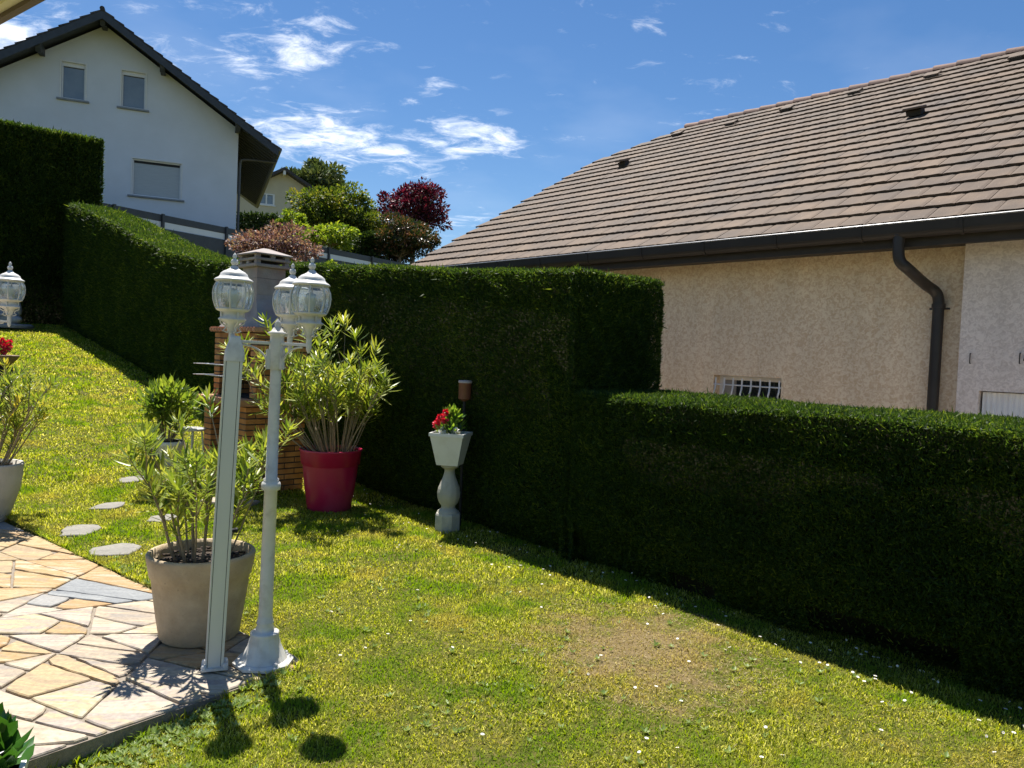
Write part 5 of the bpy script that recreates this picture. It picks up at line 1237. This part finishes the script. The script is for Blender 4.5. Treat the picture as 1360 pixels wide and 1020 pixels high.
# ------------------------------------------------------------------ far cream house
crm = mat('cream_render', (.50, .45, .33), (.56, .51, .39), 1, .9); 
D2 = 66; c0 = at(377, 240, D2); fu2 = Vector((.93, .36, 0)).normalized(); fb2 = Vector((-.36, .93, 0)).normalized()
def b2(px, py): p = onplane(px, py, c0, fb2); return (p - c0).dot(fu2), p.z
u_a, z_a = b2(377, 229); g2 = GZ(c0.x, c0.y) - 1; hl = 5.6; zt2 = z_a - .1
zl = b2(335, 247)[1]; tp2 = (z_a - zl) / (u_a - b2(335, 247)[0]); C2 = Vector((c0.x, c0.y, 0))
fh = thing('house', 'small cream gabled house far behind the trees, with a white double window', 'house', (c0.x, c0.y, g2))
def FB(mb, name, m, parent=None): mb.v = [tuple(Vector(v) - fh.location) for v in mb.v]; return mb.build(name, m, parent or fh)
W1 = (*[b2(344, 257)[0], b2(364, 257)[0]], b2(344, 271)[1], b2(344, 256)[1]); W2 = (b2(392, 257)[0], b2(408, 257)[0], W1[2], b2(392, 259)[1])
FB(wallholes([(u_a - hl, g2), (u_a + hl, g2), (u_a + hl, z_a - hl * tp2), (u_a, z_a), (u_a - hl, z_a - hl * tp2)], [W1, W2], C2, fu2, Uz, .3), 'wall', crm)
mb = MB(); mb.prism([(u_a - hl, g2), (u_a + hl, g2), (u_a + hl, z_a - hl * tp2), (u_a, z_a), (u_a - hl, z_a - hl * tp2)], C2 + fb2 * 10, fu2, Uz, fb2, .3)
for s_ in (-1, 1): mb.prism([(u_a + s_ * hl, g2), (u_a + s_ * (hl - .3), g2), (u_a + s_ * (hl - .3), z_a - hl * tp2), (u_a + s_ * hl, z_a - hl * tp2)], C2 + fb2 * .301, fu2, Uz, fb2, 9.69)
FB(mb, 'wall', crm)
M2 = lambda u, z, d: Matrix.Translation(C2 + fu2 * u + Uz * z + fb2 * d) @ Matrix((fu2, fb2, Uz)).transposed().to_4x4()
for (a, b, c, d) in (W1, W2):
    mb = MB(); w = .09
    for (x0, x1, y0, y1) in ((a - .06, a + w, c, d), (b - w, b + .06, c, d), (a + w, b - w, d - w, d), (a + w, b - w, c, c + w), ((a + b) / 2 - w * .7, (a + b) / 2 + w * .7, c + w, d - w)): mb.box(None, (x1 - x0, .08, y1 - y0 - .002), M=M2((x0 + x1) / 2, (y0 + y1) / 2, .0))
    mb.box(None, (b - a + .3, .2, .09), M=M2((a + b) / 2, c - .05, 0)); fo = FB(mb, 'window', wfr)
    mb = MB(); mb.box(None, (b - a - .1, .02, d - c - .1), M=M2((a + b) / 2, (c + d) / 2, .07)); FB(mb, 'pane', pane_m, fo)
mb = MB()
for s_ in (-1, 1): mb.prism([(0, .28), ((hl + .9) * s_, .28 - (hl + .9) * tp2), ((hl + .9) * s_, .02 - (hl + .9) * tp2), (0, .02)], C2 + fu2 * u_a + Uz * z_a - fb2 * .9, fu2, Uz, fb2, 12)
FB(mb, 'roof', slt); mb = MB(); mb.prism([(-.1, -.35), (.1, -.35), (.1, .0), (-.1, .0)], C2 + fu2 * u_a + Uz * z_a - fb2 * .85, fu2, Uz, fb2, .85); FB(mb, 'purlin', wfr)

# ------------------------------------------------------------------ street fence behind the hedge
fd = Vector((.508, .861, 0)).normalized(); F0 = at(147, 273, 26.0); fnv = Vector((fd.y, -fd.x, 0))
def fs(px, py): p = onplane(px, py, F0, fnv); return (p - F0).dot(fd), p.z
zt3 = np.mean([fs(*c)[1] for c in ((147, 273), (215, 286.5), (300, 303.5), (441, 328.5), (532, 347))]); zt3 = float(zt3); print('fence top', zt3, [fs(*c) for c in ((147, 273), (300, 303.5), (441, 328.5), (532, 347))])
s1 = fs(560, 350)[0]
fence = thing('fence', 'dark grey railing with white infill panels running behind the long hedge', 'fence', F0)
def FN(mb, name, m): mb.v = [tuple(Vector(v) - F0) for v in mb.v]; return mb.build(name, m, fence)
rz_ = math.atan2(fd.y, fd.x); Fp = lambda s, z, o=0: Vector((F0.x, F0.y, 0)) + fd * s + Uz * z + fnv * o
frm = mat('anthracite_fence', (.045, .048, .055), (.06, .064, .07), 4, .5); wp_ = mat('white_infill_panel', (.76, .78, .8), (.7, .72, .74), 2, .5)
sA = -.3; mb = MB(); mb.box(Fp((sA + s1) / 2, zt3 - .13), (s1 - sA, .05, .25), rz_, b=.01); FN(mb, 'top_rail', frm)
mb = MB(); mb.box(Fp((sA + s1) / 2, zt3 - .36), (s1 - sA, .02, .22), rz_); FN(mb, 'panel', wp_)
mb = MB(); mb.box(Fp((sA + s1) / 2, zt3 - .92), (s1 - sA, .05, .86), rz_, b=.01); FN(mb, 'lower_board', frm)
for px in (150, 215, 300, 437, 495, 545):
    s = fs(px, 300)[0]; p = Fp(s, 0, .05); gg = GZ(p.x, p.y) - .3; mb = MB(); mb.box((p.x, p.y, (gg + zt3) / 2 + .02), (.10, .10, zt3 - gg), rz_, b=.008); FN(mb, 'post', frm)

# ------------------------------------------------------------------ trees and shrubs behind
def tree(name, label, cat, px, py, D, rx, ry, m, seed, n, ls, ncl=16, shape=1.0, flat=.8, trunk=.12, group=None, cl=.42, hang=0):
    """crown centre measured at (px,py), half-size rx,ry in photograph pixels at depth D"""
    r = np.random.default_rng(seed); c = np.array(at(px, py, D)); Rx = rx * D / FPX; Rz = ry * D / FPX; zg_ = GZ(c[0], c[1])
    t = thing(name, label, cat, (c[0], c[1], zg_), group=group); cz = c[2] - zg_
    mb = MB(); base_ = np.array([0, 0, 0.]); cen = np.array([0, 0, cz])
    C = []
    for i in range(ncl):
        o = r.normal(size=3); o /= np.linalg.norm(o); q = r.uniform(.35, .95); C.append(cen + o * np.array([Rx * q, Rx * q * .8, Rz * q]))
    C = np.array(C)
    kpt = np.array([0, 0, max(cz - Rz * .7, .2)])
    mb.tube([(0, 0, -.3), tuple(kpt * .5), tuple(kpt)], [trunk * 1.3, trunk, trunk * .8], 8)
    for p in C: mid = kpt + (p - kpt) * .5 + np.array([0, 0, .08 * Rz]); mb.tube([tuple(kpt), tuple(mid), tuple(p)], [trunk * .5, trunk * .28, trunk * .1], 5, caps=False)
    mb.build('trunk', bark, t)
    k = r.integers(0, ncl, n); o = unit(r.normal(size=(n, 3))); sz = r.uniform(.5, 1.35, ncl) * cl
    rad = sz[k][:, None] * np.array([Rx, Rx, Rz * flat]) * (r.random(n) ** .38)[:, None]
    P = C[k] + o * rad + r.normal(0, .02, (n, 3)); Dd = o + (P - cen) / Rx * .5 + r.normal(0, .5, (n, 3)) + np.array([0, 0, .2 - hang])
    v, f = leaves(P, Dd, ls * r.uniform(.6, 1.4, n), ls * .55 * r.uniform(.7, 1.3, n), .3, .1); npmesh('crown', v, f, m, t); return t
pine_m = leafmat('pine_needles', [(.05, .08, .025), (.10, .14, .045), (.18, .21, .08)], .15, .6)
map_g = leafmat('maple_green', [(.02, .045, .01), (.055, .10, .013), (.17, .21, .025), (.38, .31, .07)], .4, .5, nscale=.9, namp=.14)
map_y = leafmat('golden_leaf', [(.07, .14, .012), (.18, .27, .025), (.36, .41, .045)], .45, .5)
map_r = leafmat('red_maple_leaf', [(.022, .006, .010), (.05, .008, .018), (.10, .014, .03), (.19, .035, .05)], .3, .5, tcol=(1.3, .6, .8))
pho = leafmat('photinia_leaf', [(.015, .035, .01), (.03, .06, .015), (.10, .08, .04), (.26, .12, .08)], .2, .35)
pnk_l = leafmat('barberry_leaf', [(.10, .045, .055), (.19, .09, .10), (.34, .20, .21), (.20, .17, .12)], .3, .55)
drk = leafmat('dark_leaf', [(.01, .025, .008), (.03, .06, .012), (.07, .11, .02)], .25, .5)
tree('pine_tree', 'round topped grey green pine behind the cream house', 'tree', 418, 246, 78, 46, 26, pine_m, 1, 7000, .5, 34, trunk=.25, cl=.34)
tree('maple_tree', 'bushy green and yellow maple right of the cream house', 'tree', 440, 284, 43, 56, 46, map_g, 2, 11000, .19, 46, trunk=.14, cl=.27)
tree('maple_tree', 'dark wine red maple, tallest tree beside the tiled roof', 'tree', 550, 280, 45, 54, 45, map_r, 11, 8000, .19, 64, trunk=.14, cl=.2)
tree('maple_tree', 'small yellow green maple between the red maple and the larger green one', 'tree', 488, 300, 42.5, 26, 26, map_g, 21, 4500, .17, 20, trunk=.09)
tree('photinia_shrub', 'dense dark photinia with reddish tips in front of the red maple', 'shrub', 532, 318, 41, 44, 34, pho, 4, 14000, .16, 34, trunk=.1, cl=.34)
tree('photinia_shrub', 'dark green shrub hanging behind the railing under the maples', 'shrub', 480, 330, 40.5, 30, 22, drk, 14, 7000, .16, 12, trunk=.08, cl=.5)
tree('golden_shrub', 'bright yellow green shrub at the left, next to the cream house wall', 'shrub', 388, 302, 37.2, 26, 22, map_y, 5, 3200, .17, 36, trunk=.07, cl=.24)
tree('golden_shrub', 'bright yellow green shrub spilling over the railing', 'shrub', 440, 313, 35.6, 42, 18, map_y, 6, 3200, .16, 42, trunk=.07, hang=.2, cl=.2)
tree('barberry_shrub', 'pinkish brown barberry shrub behind the barbecue chimney', 'shrub', 366, 326, 22.5, 56, 31, pnk_l, 7, 5600, .10, 40, trunk=.05, cl=.36)
tree('small_shrub', 'little yellow tipped shrub just above the hedge top', 'shrub', 438, 352, 15.5, 8, 7, map_y, 8, 500, .06, 5, trunk=.02)
# dark clipped hedge by the cream house
a = at(318, 294, 56); b = at(372, 294, 56); gg = GZ(a.x, a.y); r = np.random.default_rng(3); n = 8000; Wd_ = (b - a).length; Hh_ = a.z + .5 - gg
P = np.stack([r.uniform(-Wd_ / 2, Wd_ / 2, n), r.uniform(-.6, .6, n) * 1.0, r.uniform(.0, Hh_, n)], 1); P[: n // 2, 1] = -.6 + r.normal(0, .05, n // 2); 
v, f = leaves(P, r.normal(size=(n, 3)) + np.array([0, -.5, .5]), .28, .12, .3)
o = npmesh('hedge', v, f, drk, recenter=None); o.location = ((a.x + b.x) / 2, (a.y + b.y) / 2, gg); tag(o, 'small dark hedge far off below the cream house window', 'hedge')

# ------------------------------------------------------------------ corner of the own roof, upper left
vn = mat('cream_fascia', (.80, .74, .58), (.84, .78, .64), 6, .5); bd = mat('brown_drip_edge', (.10, .06, .045), rough=.5)
HZ = 2.35; A = gnd(58, -2, HZ); B = gnd(-2, 31, HZ); d = A - B; d.normalize(); B = B - d * .6; A = A + d * .5
d = (B - A); L_ = d.length; d.normalize(); side = Vector((d.y, -d.x, 0)); side = side if side.y < 0 else -side
t = thing('roof_edge', 'cream and brown edge of an overhanging roof, cut off at the upper left corner', 'roof edge', A)
mb = MB(); mb.prism([(.0, .012), (.03, .012), (.03, .16), (.0, .16)], (0, 0, 0), side, Uz, d, L_); mb.prism([(.03, .02), (.5, .02), (.5, .05), (.03, .05)], (0, 0, 0), side, Uz, d, L_); mb.build('fascia', vn, t)
mb = MB(); mb.prism([(-.006, -.0), (.010, -.0), (.010, .011), (-.006, .011)], (0, 0, 0), side, Uz, d, L_); mb.build('drip_edge', bd, t)
